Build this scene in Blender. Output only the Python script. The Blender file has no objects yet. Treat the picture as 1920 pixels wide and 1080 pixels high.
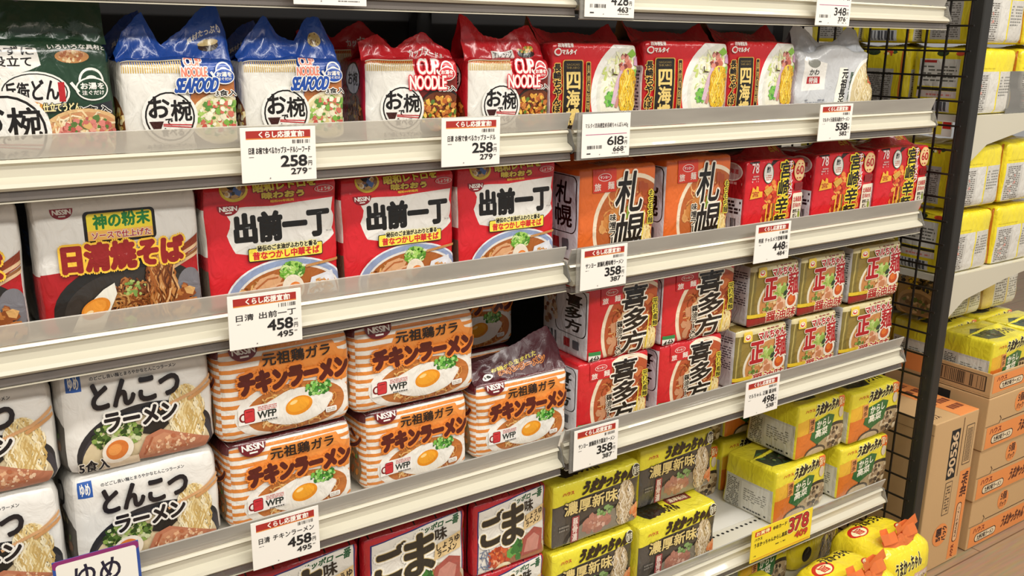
import bpy, bmesh, math, random
from mathutils import Vector, Matrix, noise, geometry, Euler

# ------------------------------------------------------------------ camera, world, lights, exposure
SC = bpy.context.scene
COL = SC.collection
R = math.radians
YAW, PITCH, ROLL = R(34.704), R(15.091), R(0.873)
fw = Vector((math.sin(YAW) * math.cos(PITCH), math.cos(YAW) * math.cos(PITCH), -math.sin(PITCH)))
rt0 = Vector((math.cos(YAW), -math.sin(YAW), 0)); up0 = rt0.cross(fw)
rt = rt0 * math.cos(ROLL) + up0 * math.sin(ROLL); up = up0 * math.cos(ROLL) - rt0 * math.sin(ROLL)
cd = bpy.data.cameras.new('camera'); cam = bpy.data.objects.new('camera', cd); COL.objects.link(cam)
cam.matrix_world = Matrix(((rt.x, up.x, -fw.x, -0.842), (rt.y, up.y, -fw.y, -1.057), (rt.z, up.z, -fw.z, 1.246), (0, 0, 0, 1)))
cd.sensor_width = 36; cd.lens = 36 * 1748.2 / 1920; cd.clip_start = 0.05
SC.camera = cam
W_ = bpy.data.worlds.new('store_air'); SC.world = W_; W_.use_nodes = True
W_.node_tree.nodes['Background'].inputs[0].default_value = (1.0, 0.965, 0.92, 1)
W_.node_tree.nodes['Background'].inputs[1].default_value = 0.34
def tube(name, loc, rot, sx, sy, power, col=(1.0, 0.968, 0.905)):
    l = bpy.data.lights.new(name, 'AREA'); l.shape = 'RECTANGLE'; l.size = sx; l.size_y = sy; l.energy = power; l.color = col
    o = bpy.data.objects.new(name, l); COL.objects.link(o); o.location = loc; o.rotation_euler = rot
# ceiling fluorescent rows over the aisle
tube('ceiling_tube', (-0.3, -1.0, 2.9), (0, 0, 0), 4.5, 0.16, 62)
tube('ceiling_tube', (-0.3, -2.6, 2.9), (R(22), 0, 0), 4.5, 0.3, 92)
tube('ceiling_tube', (2.6, -0.6, 2.9), (0, 0, 0), 0.16, 4.0, 62)
SC.view_settings.view_transform = 'Standard'; SC.view_settings.look = 'None'
SC.view_settings.exposure = 0.0; SC.view_settings.gamma = 1.0
SC.view_settings.use_curve_mapping = False

# ------------------------------------------------------------------ helpers
def lin(h):
    h = h.lstrip('#'); o = []
    for i in (0, 2, 4):
        c = int(h[i:i + 2], 16) / 255
        o.append(c / 12.92 if c <= 0.04045 else ((c + 0.055) / 1.055) ** 2.4)
    return (o[0], o[1], o[2], 1.0)
MATS = {}
def mat(name, col, rough=0.5, metal=0.0, noise_amt=0.0, nscale=40, bump=0.0, coat=0.0):
    if name in MATS: return MATS[name]
    m = bpy.data.materials.new(name); m.use_nodes = True; nt = m.node_tree; b = nt.nodes['Principled BSDF']
    b.inputs['Base Color'].default_value = lin(col); b.inputs['Roughness'].default_value = rough; b.inputs['Metallic'].default_value = metal
    b.inputs['Coat Weight'].default_value = coat
    tc = nt.nodes.new('ShaderNodeTexCoord'); nz = nt.nodes.new('ShaderNodeTexNoise'); nz.inputs['Scale'].default_value = nscale
    nt.links.new(tc.outputs['Object'], nz.inputs['Vector'])
    if noise_amt:
        mx = nt.nodes.new('ShaderNodeMix'); mx.data_type = 'RGBA'; c = lin(col)
        mx.inputs['A'].default_value = c; mx.inputs['B'].default_value = (c[0] * (1 - noise_amt), c[1] * (1 - noise_amt), c[2] * (1 - noise_amt), 1)
        nt.links.new(nz.outputs['Fac'], mx.inputs['Factor']); nt.links.new(mx.outputs['Result'], b.inputs['Base Color'])
    if bump:
        bp = nt.nodes.new('ShaderNodeBump'); bp.inputs['Strength'].default_value = bump; bp.inputs['Distance'].default_value = 0.002
        nt.links.new(nz.outputs['Fac'], bp.inputs['Height']); nt.links.new(bp.outputs['Normal'], b.inputs['Normal'])
    MATS[name] = m; return m
def print_mat(name, rough, bump, coat=0.0, scale=55):
    """printed film: the ink colour of each face comes from its print attribute"""
    m = bpy.data.materials.new(name); m.use_nodes = True; nt = m.node_tree; b = nt.nodes['Principled BSDF']
    at = nt.nodes.new('ShaderNodeAttribute'); at.attribute_name = 'ink'
    nt.links.new(at.outputs['Color'], b.inputs['Base Color'])
    b.inputs['Roughness'].default_value = rough; b.inputs['Coat Weight'].default_value = coat; b.inputs['Coat Roughness'].default_value = 0.12
    if bump:
        tc = nt.nodes.new('ShaderNodeTexCoord'); nz = nt.nodes.new('ShaderNodeTexNoise'); nz.inputs['Scale'].default_value = scale
        nz.inputs['Detail'].default_value = 3; nz.inputs['Distortion'].default_value = 1.2
        mp = nt.nodes.new('ShaderNodeMapping'); mp.inputs['Scale'].default_value = (1.0, 1.0, 0.55)
        nt.links.new(tc.outputs['Object'], mp.inputs['Vector']); nt.links.new(mp.outputs['Vector'], nz.inputs['Vector'])
        bp = nt.nodes.new('ShaderNodeBump'); bp.inputs['Strength'].default_value = bump; bp.inputs['Distance'].default_value = 0.004
        nt.links.new(nz.outputs['Fac'], bp.inputs['Height']); nt.links.new(bp.outputs['Normal'], b.inputs['Normal'])
    MATS[name] = m; return m
FILM = print_mat('printed_film', 0.25, 0.68, 0.55, 60)
SOFT = print_mat('soft_printed_film', 0.36, 0.5, 0.3)
PAPER = print_mat('printed_card', 0.55, 0.0)
CARTON = print_mat('printed_carton', 0.8, 0.10, 0.0, 90)
def clear_mat(name, tint, haze, haze_col, rough=0.08):
    """clear plastic: mostly see-through, slightly milky, with a gloss"""
    m = bpy.data.materials.new(name); m.use_nodes = True; nt = m.node_tree; nt.nodes.clear()
    out = nt.nodes.new('ShaderNodeOutputMaterial'); tr = nt.nodes.new('ShaderNodeBsdfTransparent'); tr.inputs[0].default_value = lin(tint)
    df = nt.nodes.new('ShaderNodeBsdfDiffuse'); df.inputs[0].default_value = lin(haze_col)
    m1 = nt.nodes.new('ShaderNodeMixShader'); tc = nt.nodes.new('ShaderNodeTexCoord'); nz = nt.nodes.new('ShaderNodeTexNoise'); nz.inputs['Scale'].default_value = 14
    mp = nt.nodes.new('ShaderNodeMapping'); mp.inputs['Scale'].default_value = (0.4, 1, 3)
    mr = nt.nodes.new('ShaderNodeMapRange'); mr.inputs['To Min'].default_value = haze * 0.75; mr.inputs['To Max'].default_value = min(1, haze * 1.25)
    nt.links.new(tc.outputs['Object'], mp.inputs['Vector']); nt.links.new(mp.outputs['Vector'], nz.inputs['Vector'])
    nt.links.new(nz.outputs['Fac'], mr.inputs['Value']); nt.links.new(mr.outputs['Result'], m1.inputs[0])
    nt.links.new(tr.outputs[0], m1.inputs[1]); nt.links.new(df.outputs[0], m1.inputs[2])
    gl = nt.nodes.new('ShaderNodeBsdfGlossy'); gl.inputs['Roughness'].default_value = rough
    fr = nt.nodes.new('ShaderNodeFresnel'); fr.inputs[0].default_value = 1.45
    m2 = nt.nodes.new('ShaderNodeMixShader'); nt.links.new(fr.outputs[0], m2.inputs[0]); nt.links.new(m1.outputs[0], m2.inputs[1]); nt.links.new(gl.outputs[0], m2.inputs[2])
    nt.links.new(m2.outputs[0], out.inputs[0]); MATS[name] = m; return m
M_FENCE = clear_mat('clear_fence_plastic', '#f6f4ee', 0.50, '#eae6dc')
M_FLAP = clear_mat('clear_flap_plastic', '#ded8d4', 0.42, '#978f89')
M_HOLD = clear_mat('card_holder_plastic', '#eeeeea', 0.3, '#cfccc4')
M_RAIL = mat('cream_rail_plastic', '#cec8b4', 0.32, 0, 0.03, 6, 0, 0.3)
M_PLATE = mat('cream_shelf_paint', '#d9d5c8', 0.45, 0, 0.04, 8)
M_BACK = mat('charcoal_back_panel', '#2c2a2a', 0.6, 0, 0.1, 6)
M_POST = mat('black_post_paint', '#33322f', 0.42, 0.2, 0.06, 5)
M_WIRE = mat('black_wire_coating', '#17120f', 0.4)
M_WHITE = mat('white_liner_plastic', '#e4e2dc', 0.5, 0, 0.03, 8)
M_HOLE = mat('dark_slot', '#1a1714', 0.9)
M_ORANGE = mat('orange_ribbon_film', '#ff9c54', 0.4, 0, 0.05, 60, 0.1, 0.3)

def link(name, me, m=None, parent=None):
    o = bpy.data.objects.new(name, me); COL.objects.link(o)
    if m is not None and not me.materials: me.materials.append(m)
    if parent is not None: o.parent = parent
    return o
def empty(name, loc=(0, 0, 0), rz=0.0):
    o = bpy.data.objects.new(name, None); COL.objects.link(o); o.location = loc; o.rotation_euler = (0, 0, rz)
    o.empty_display_size = 0.02; return o
def tag(o, label, cat, group=None):
    o['label'] = label; o['category'] = cat
    if group: o['group'] = group
    return o
def bm_box(bm, x0, y0, z0, x1, y1, z1, bev=0.0):
    vs = [bm.verts.new(p) for p in ((x0, y0, z0), (x1, y0, z0), (x1, y1, z0), (x0, y1, z0), (x0, y0, z1), (x1, y0, z1), (x1, y1, z1), (x0, y1, z1))]
    fs = [bm.faces.new([vs[i] for i in q]) for q in ((3, 2, 1, 0), (4, 5, 6, 7), (0, 1, 5, 4), (1, 2, 6, 5), (2, 3, 7, 6), (3, 0, 4, 7))]
    if bev:
        es = list({e for f in fs for e in f.edges}); bmesh.ops.bevel(bm, geom=es, offset=bev, segments=2, affect='EDGES', profile=0.5)
def bm_prism(bm, prof, x0, x1):
    """extrude a (y, z) outline along x"""
    a = [bm.verts.new((x0, y, z)) for y, z in prof]; b = [bm.verts.new((x1, y, z)) for y, z in prof]; n = len(prof)
    for i in range(n): bm.faces.new((a[i], a[(i + 1) % n], b[(i + 1) % n], b[i]))
    bm.faces.new(a[::-1]); bm.faces.new(b)
def bm_done(bm, name, m, parent=None, smooth=False):
    bmesh.ops.recalc_face_normals(bm, faces=bm.faces)
    me = bpy.data.meshes.new(name); bm.to_mesh(me); bm.free()
    if smooth:
        for p in me.polygons: p.use_smooth = True
    return link(name, me, m, parent)
def box(name, dims, m, parent=None, bev=0.0):
    bm = bmesh.new(); bm_box(bm, *dims, bev); return bm_done(bm, name, m, parent)

# ------------------------------------------------------------------ lettering
FC = bpy.data.curves.new('lettering', 'FONT'); FC.resolution_u = 3; FC.fill_mode = 'FRONT'
FO = bpy.data.objects.new('lettering', FC); COL.objects.link(FO)
GLY = {}
def glyph(ch):
    """flat triangles of one character, plus its box"""
    if ch not in GLY:
        FC.body = ch
        dg = bpy.context.evaluated_depsgraph_get(); dg.update()
        ev = FO.evaluated_get(dg); me = ev.to_mesh(); me.calc_loop_triangles()
        vs = [(v.co.x, v.co.y) for v in me.vertices]; ts = [tuple(t.vertices) for t in me.loop_triangles]
        ev.to_mesh_clear()
        if vs:
            x0 = min(v[0] for v in vs); x1 = max(v[0] for v in vs); y0 = min(v[1] for v in vs); y1 = max(v[1] for v in vs)
        else: x0 = y0 = 0; x1 = 0.3; y1 = 0.7
        wide = ord(ch) > 0x2000
        GLY[ch] = (vs, ts, (x0, y0, x1, y1), wide)
    return GLY[ch]

class Art:
    """flat artwork: coloured triangles in fractions of a W x H panel, stacked in thin layers"""
    def __init__(s, W, H, seed=1):
        s.W, s.H = W, H; s.v = []; s.f = []; s.c = []; s.z = 0.0; s.rnd = random.Random(seed); s.clip = None
    def up(s, d=4e-5): s.z += d
    def tris(s, pts, tris, col):
        n = len(s.v); s.v += [(x * s.W, y * s.H, s.z) for x, y in pts]
        for a, b, c in tris:
            (ax, ay), (bx, by), (cx, cy) = pts[a], pts[b], pts[c]
            if (bx - ax) * (cy - ay) - (by - ay) * (cx - ax) < 0: b, c = c, b
            s.f.append((a + n, b + n, c + n)); s.c.append(col)
    def poly(s, pts, col, dz=4e-5):
        s.up(dz); t = geometry.tessellate_polygon([[Vector((x * s.W, y * s.H, 0)) for x, y in pts]]); s.tris(pts, [tuple(q) for q in t], col)
    def shift(s, n0, dy):
        s.v[n0:] = [(x, y + dy * s.H, z) for x, y, z in s.v[n0:]]
    def rect(s, x0, y0, x1, y1, col): s.poly([(x0, y0), (x1, y0), (x1, y1), (x0, y1)], col)
    def ell(s, cx, cy, rx, ry, col, rot=0.0, n=26, dz=4e-5, a0=0.0, a1=2 * math.pi):
        a = s.H / s.W; P = []
        full = abs(a1 - a0) > 6.28
        for i in range(n if full else n + 1):
            t = a0 + (a1 - a0) * i / n; x = rx * math.cos(t); y = ry * math.sin(t) * a
            P.append((cx + x * math.cos(rot) - y * math.sin(rot), cy + (x * math.sin(rot) + y * math.cos(rot)) / a))
        s.poly(P, col, dz)
    def rr(s, x0, y0, x1, y1, r, col):
        ry = r * s.W / s.H; P = []
        for cx, cy, a in ((x1 - r, y1 - ry, 0), (x0 + r, y1 - ry, 90), (x0 + r, y0 + ry, 180), (x1 - r, y0 + ry, 270)):
            for k in range(5): t = R(a + 22.5 * k); P.append((cx + r * math.cos(t), cy + ry * math.sin(t)))
        s.poly(P, col)
    def strip(s, pts, w, col, dz=6e-6, taper=False):
        s.up(dz); n = len(pts); a = s.H / s.W; L = []; Q = []
        for i, (x, y) in enumerate(pts):
            x0, y0 = pts[max(0, i - 1)]; x1, y1 = pts[min(n - 1, i + 1)]
            dx, dy = x1 - x0, (y1 - y0) * a; l = math.hypot(dx, dy) or 1
            ww = w * (math.sin(math.pi * (i + 0.35) / (n - 0.3)) if taper else 1)
            nx, ny = -dy / l * ww / 2, dx / l * ww / 2 / a
            L.append((x + nx, y + ny)); Q.append((x - nx, y - ny))
        P = L + Q; T = []
        for i in range(n - 1): T += [(i, i + 1, n + i + 1), (i, n + i + 1, n + i)]
        s.tris(P, T, col)
    def noodles(s, cx, cy, rx, ry, n, cols, w=0.012, mode='curl', amp=0.06):
        s.up()
        for k in range(n):
            t = s.rnd.uniform(0, 6.283); q = math.sqrt(s.rnd.random()) * 0.8; x = cx + rx * q * math.cos(t); y = cy + ry * q * math.sin(t)
            P = []; ph = s.rnd.uniform(0, 6.28); d = s.rnd.uniform(0, 6.28); m = 7
            for i in range(m):
                u = i / (m - 1) - 0.5
                if mode == 'hang': px = x + amp * 0.18 * math.sin(ph + 9 * u); py = y + u * amp * 3.2
                else: px = x + amp * (2 * u * math.cos(d) + 0.4 * math.sin(ph + 7 * u)); py = y + amp * s.W / s.H * (2 * u * math.sin(d) + 0.4 * math.cos(ph + 7 * u))
                e = math.hypot((px - cx) / rx, (py - cy) / ry)
                if e > 1: px = cx + (px - cx) / e; py = cy + (py - cy) / e
                P.append((px, py))
            s.strip(P, w * s.rnd.uniform(0.7, 1.2), s.rnd.choice(cols))
    def scatter(s, cx, cy, rx, ry, n, cols, size=0.03, asp=1.0):
        s.up()
        for k in range(n):
            t = s.rnd.uniform(0, 6.283); q = math.sqrt(s.rnd.random()); x = cx + rx * q * math.cos(t); y = cy + ry * q * math.sin(t)
            m = s.rnd.choice((5, 6, 7)); r0 = size * s.rnd.uniform(0.5, 1.1); a0 = s.rnd.uniform(0, 6.28); c, sn = math.cos(a0), math.sin(a0); P = []
            for i in range(m):
                a = 6.283 * i / m; r = r0 * s.rnd.uniform(0.6, 1.1); px, py = r * math.cos(a), r * math.sin(a) * asp
                P.append((x + px * c - py * sn, y + (px * sn + py * c) * s.W / s.H))
            s.poly(P, s.rnd.choice(cols), 6e-6)
    def _lay(s, txt, gap=0.06):
        out = []; x = 0.0
        for ch in txt:
            if ch == ' ': x += 0.4; continue
            vs, ts, (x0, y0, x1, y1), wide = glyph(ch)
            out.append((ch, x - (0 if wide else x0), x1))
            x += (max(x1 + 0.05, 1.0) if wide else (x1 - x0) + gap)
        return out
    def text(s, txt, x0, y0, x1, y1, col, bold=0.0, out=None, ow=0.0, skew=0.0, rise=0.0, vert=False, out2=None, ow2=0.0):
        """lettering stretched to fill the given box; bold / ow are widths in fractions of W"""
        P = []; T = []
        if vert:
            n = len(txt); h = (y1 - y0) / n
            for i, ch in enumerate(txt):
                vs, ts, (a, b, c, d), wide = glyph(ch); k = len(P)
                cw = max(c - a, 0.55 if wide else 0.3); chh = max(d - b, 0.55); mx = (a + c) / 2; my = (b + d) / 2; top = y1 - i * h
                if ch == 'ー': P += [((x0 + x1) / 2 + (vy - my) / chh * (x1 - x0) * 1.0, top - h / 2 + (vx - mx) / cw * h * 0.8) for vx, vy in vs]
                else: P += [((x0 + x1) / 2 + (vx - mx) / cw * (x1 - x0), top - h / 2 + (vy - my) / chh * h * 0.92) for vx, vy in vs]
                T += [(p + k, q + k, r + k) for p, q, r in ts]
        else:
            for ch, ox, _ in s._lay(txt):
                vs, ts, bb, wide = glyph(ch); k = len(P); P += [(vx + ox, vy) for vx, vy in vs]; T += [(p + k, q + k, r + k) for p, q, r in ts]
            if not P: return
            a = min(p[0] for p in P); c = max(p[0] for p in P); b = min(p[1] for p in P); d = max(p[1] for p in P)
            if d - b < 0.3: b, d = (b + d) / 2 - 0.35, (b + d) / 2 + 0.35
            P = [(x0 + (p[0] - a) / (c - a) * (x1 - x0), y0 + (p[1] - b) / (d - b) * (y1 - y0)) for p in P]
        if skew or rise:
            P = [(x + skew * (y - y0), y + rise * (x - x0)) for x, y in P]
        asp = s.W / s.H
        def ring(w, c, n):
            for i in range(n):
                a = 6.283 * i / n; s.up(5e-6); s.tris([(x + w * math.cos(a), y + w * asp * math.sin(a)) for x, y in P], T, c)
        if out2: s.up(); ring(ow2, out2, 12)
        if out: s.up(); ring(ow * 0.72, out, 12)
        s.up()
        if bold: ring(bold * 0.5, col, 14 if bold > .011 else 6)
        s.up(5e-6); s.tris(P, T, col)
    def lines(s, x0, y0, x1, y1, n, col, fill=0.55, ragged=True):
        """fine print too small to read: rows of short dashes"""
        s.up(); h = (y1 - y0) / n
        for i in range(n):
            x = x0; y = y1 - (i + 1) * h
            while x < x1:
                w = s.rnd.uniform(0.02, 0.09) * (x1 - x0) * 2
                if s.rnd.random() < (0.86 if ragged else 1.1):
                    a, b = x, min(x + w, x1); n0 = len(s.v); s.tris([(a, y), (b, y), (b, y + h * fill), (a, y + h * fill)], [(0, 1, 2), (0, 2, 3)], col)
                x += w * 1.25
    def bars(s, x0, y0, x1, y1, col, n=22):
        s.up(); w = (x1 - x0) / n
        for i in range(n):
            if s.rnd.random() < 0.8:
                a = x0 + i * w; b = a + w * s.rnd.choice((0.3, 0.5, 0.75)); s.tris([(a, y0), (b, y0), (b, y1), (a, y1)], [(0, 1, 2), (0, 2, 3)], col)

# ------------------------------------------------------------------ bodies with printed panels
def lattice(n, half, r):
    r = min(r, half * 0.45)
    inner = [-half + r + (2 * half - 2 * r) * i / n for i in range(n + 1)]
    return [-half, -half + r * 0.35] + inner + [half - r * 0.35, half]
class Body:
    """closed puffed bag: six grids bent from a rounded block; bottom centre at the origin, front is -Y"""
    def __init__(s, W, H, D, r=0.012, puff=(0.004, 0.0015, 0.001), wr=0.0012, seed=1, lean=0.0, n=(13, 10, 6), taper=0.0, sharp=0.0):
        s.W, s.H, s.D = W, H, D; h = (W / 2, D / 2, H / 2)
        def pos(x, y, z):
            inn = [max(-(h[i] - r), min(h[i] - r, c)) for i, c in enumerate((x, y, z))]
            d = Vector((x - inn[0], y - inn[1], z - inn[2])); p = Vector(inn)
            if d.length > 1e-9: p += d.normalized() * min(d.length, r) if d.length > r else d
            u, v, w = x / h[0], y / h[1], z / h[2]
            bell = lambda a, b: max(0, 1 - a * a) ** 0.7 * max(0, 1 - b * b) ** 0.7
            p.y += v * puff[0] * bell(u, w); p.x += u * puff[1] * bell(v, w); p.z += w * puff[2] * bell(u, v) * (1 if w > 0 else 0)
            q = p * 26 + Vector((seed * 7.1, seed * 3.3, seed * 1.7)); e = 0.55 + 0.9 * max(abs(u) ** 4, abs(w) ** 4)
            k = wr * e; low = 0.15 if w < -0.9 else 1
            nv = Vector((noise.noise(q), 0, 0)); ridge = 1 - abs(noise.noise(q * 0.6 + Vector((9, 2, 4)))) * 2
            nrm = d.normalized() if d.length > 1e-9 else Vector((0, 0, 0))
            p += nrm * k * low * (nv.x * 1.3 + ridge * 0.7)
            t = (w + 1) / 2
            p.x *= 1 - taper * t; p.y = p.y * (1 - taper * 0.5 * t) + lean * t * H
            p.z = max(-h[2], p.z) + h[2]; return p
        lx, ly, lz = lattice(n[0], h[0], r), lattice(n[2], h[1], r), lattice(n[1], h[2], r)
        mk = lambda A, B, f: [[pos(*f(a, b)) for b in B] for a in A]
        s.grid = {'front': (lx, lz, mk(lx, lz, lambda a, b: (a, -h[1], b))), 'back': (lx, lz, mk(lx, lz, lambda a, b: (-a, h[1], b))),
                  'left': (ly, lz, mk(ly, lz, lambda a, b: (-h[0], -a, b))), 'right': (ly, lz, mk(ly, lz, lambda a, b: (h[0], a, b))),
                  'top': (lx, ly, mk(lx, ly, lambda a, b: (a, b, h[2]))), 'bottom': (lx, ly, mk(lx, ly, lambda a, b: (a, -b, -h[2])))}
        s.h = h
    def half(s, face):
        h = s.h
        return {'front': (h[0], h[2]), 'back': (h[0], h[2]), 'left': (h[1], h[2]), 'right': (h[1], h[2]), 'top': (h[0], h[1]), 'bottom': (h[0], h[1])}[face]
def grid_normals(G):
    n, m = len(G), len(G[0]); N = []
    for i in range(n):
        row = []
        for j in range(m):
            a = G[min(i + 1, n - 1)][j] - G[max(i - 1, 0)][j]; b = G[i][min(j + 1, m - 1)] - G[i][max(j - 1, 0)]
            c = a.cross(b); row.append(c.normalized() if c.length > 1e-14 else Vector((0, -1, 0)))
        N.append(row)
    return N
def drape(art, A, B, G, half, off=0.00030):
    """cut flat artwork along the grid's triangles and lay it on the grid; returns verts, normals, faces, colours"""
    N = grid_normals(G)
    bm = bmesh.new(); lay = bm.faces.layers.int.new('c'); pal = {}; cols = []
    vs = [bm.verts.new((x - half[0], y - half[1], z)) for x, y, z in art.v]
    for f, c in zip(art.f, art.c):
        if c not in pal: pal[c] = len(cols); cols.append(c)
        try: bf = bm.faces.new([vs[i] for i in f]); bf[lay] = pal[c]
        except ValueError: pass
    def cut(co, no, inner=False, outer=False):
        bmesh.ops.bisect_plane(bm, geom=bm.verts[:] + bm.edges[:] + bm.faces[:], plane_co=co, plane_no=no, clear_inner=inner, clear_outer=outer, dist=1e-7)
    cut((A[0] + 1e-5, 0, 0), (1, 0, 0), inner=True); cut((A[-1] - 1e-5, 0, 0), (1, 0, 0), outer=True)
    cut((0, B[0] + 1e-5, 0), (0, 1, 0), inner=True); cut((0, B[-1] - 1e-5, 0), (0, 1, 0), outer=True)
    for a in A[1:-1]: cut((a, 0, 0), (1, 0, 0))
    for b in B[1:-1]: cut((0, b, 0), (0, 1, 0))
    def find(L, x):
        lo, hi = 0, len(L) - 2
        while lo < hi:
            mid = (lo + hi + 1) // 2
            if L[mid] <= x: lo = mid
            else: hi = mid - 1
        return lo, min(1, max(0, (x - L[lo]) / (L[lo + 1] - L[lo])))
    for v in bm.verts:
        i, q = find(A, v.co.x); j, t = find(B, v.co.y); v.co.x = i + q; v.co.y = j + t
    for k in range(-(len(B) - 2), len(A) - 1):
        bmesh.ops.bisect_plane(bm, geom=bm.verts[:] + bm.edges[:] + bm.faces[:], plane_co=(k, 0, 0), plane_no=(1, -1, 0), dist=1e-6)
    V = []; NN = []; bm.verts.index_update(); na, nb = len(A) - 2, len(B) - 2
    for v in bm.verts:
        i = max(0, min(na, int(v.co.x + 1e-6))); j = max(0, min(nb, int(v.co.y + 1e-6))); q = v.co.x - i; t = v.co.y - j
        def tri(M):
            if q >= t: return M[i][j] + (M[i + 1][j] - M[i][j]) * q + (M[i + 1][j + 1] - M[i + 1][j]) * t
            return M[i][j] + (M[i][j + 1] - M[i][j]) * t + (M[i + 1][j + 1] - M[i][j + 1]) * q
        n = tri(N); V.append(tri(G) + n * (off + v.co.z)); NN.append(n.normalized() if n.length > 1e-12 else Vector((0, -1, 0)))
    F = []; C = []
    for f in bm.faces: F.append([v.index for v in f.verts]); C.append(cols[f[lay]])
    bm.free(); return V, NN, F, C
def build(name, pieces, m):
    """pieces: list of (verts, normals, faces, colours) joined into one mesh with its print colours"""
    V = []; NN = []; F = []; C = []
    for v, n, f, c in pieces:
        k = len(V); V += v; NN += n; F += [[i + k for i in q] for q in f]; C += c
    me = bpy.data.meshes.new(name); me.from_pydata([tuple(v) for v in V], [], F); me.update()
    at = me.attributes.new('ink', 'FLOAT_COLOR', 'FACE'); cache = {}; flat = []
    for c in C:
        if c not in cache: cache[c] = lin(c)
        flat += cache[c]
    at.data.foreach_set('color', flat)
    me.polygons.foreach_set('use_smooth', [True] * len(F)); me.materials.append(m)
    me.normals_split_custom_set_from_vertices([tuple(n) for n in NN]); return me
def grid_piece(G, col, flip=False):
    n, m = len(G), len(G[0]); N = grid_normals(G); V = [G[i][j] for i in range(n) for j in range(m)]; NN = [N[i][j] for i in range(n) for j in range(m)]
    F = []; C = []
    for i in range(n - 1):
        for j in range(m - 1):
            c = col(i, j) if callable(col) else col
            F.append([i * m + j, (i + 1) * m + j, (i + 1) * m + j + 1]); F.append([i * m + j, (i + 1) * m + j + 1, i * m + j + 1]); C += [c, c]
    return V, NN, F, C
def bag_mesh(name, body, base, arts, m=None):
    """base: colour, or dict face -> colour or function(u, v)"""
    P = []
    for face, (A, B, G) in body.grid.items():
        c = base.get(face, base['all']) if isinstance(base, dict) else base
        P.append(grid_piece(G, c))
    for face, art in arts.items():
        A, B, G = body.grid[face]; P.append(drape(art, A, B, G, body.half(face)))
    return build(name, P, m or FILM)
def crown_mesh(name, body, prof, col, back=0.5, depth=0.45, arts=None, seed=3, m=None, yb=0.010, rows=7, backcol=None):
    """gathered film standing over the bag top, sealed along a zigzag edge; prof: (u in -0.5..0.5, height)"""
    W, D, H = body.W * 0.985, body.D, body.H; nu = 34; A = [-W / 2 + W * i / nu for i in range(nu + 1)]; rnd = random.Random(seed)
    def hh(u):
        for (a, ha), (b, hb) in zip(prof, prof[1:]):
            if a <= u <= b: t = (u - a) / (b - a); t = .55 * t + .45 * t * t * (3 - 2 * t); return ha + (hb - ha) * t
        return prof[-1][1]
    hm = max(p[1] for p in prof); B = [-hm / 2 + hm * j / rows for j in range(rows + 1)]
    def sheet(front):
        G = []
        for i, x in enumerate(A):
            u = x / W; h = hh(u) + (0.0008 if i % 2 else 0); row = []
            y0 = (-D / 2 + yb) if front else (-D / 2 + D * depth); yt = -D / 2 + yb + (D * depth - yb) * back
            for j in range(rows + 1):
                t = j / rows; y = y0 + (yt - y0) * t ** 0.8 + 0.0065 * noise.noise(Vector((x * 62 + seed, t * 3.5, seed))) * math.sin(math.pi * min(1, t + .15))
                if not front: y += 0.0006
                row.append(Vector((x, y, H - 0.004 + (h + 0.004) * t)))
            G.append(row)
        return G
    Gf, Gb = sheet(True), sheet(False)
    P = [grid_piece(Gf, col), grid_piece([r for r in Gb[::-1]], backcol or col)]
    if arts is not None: P.append(drape(arts, A, B, Gf, (W / 2, hm / 2)))
    return build(name, P, m or FILM)

PACKS = {}
class Pack:
    def __init__(s, kind, name, W, H, D, base, arts, crown=None, m=None, body=None, **kw):
        s.W, s.H, s.D = W, H, D
        b = Body(W, H, D, **kw); s.parts = [('wrapper', bag_mesh('wrapper', b, base, arts, m))]
        for c in (crown or []): s.parts.append(('end_seal', crown_mesh('end_seal', b, **{'m': m, **c})))
        s.name = name; PACKS[kind] = s
def put(kind, x, y, z, label, group, rz=0.0, sc=(1, 1, 1), tilt=0.0, roll=0.0, cat='noodle pack', skip=()):
    """one pack: x centre, y front plane, z underside"""
    p = PACKS[kind]; r = empty(p.name, (x, y + p.D * sc[1] / 2, z)); r.rotation_euler = (tilt, roll, rz); r.scale = sc
    tag(r, label, cat, group)
    for n, me in p.parts: link(n, me, None, r)
    return r

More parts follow.
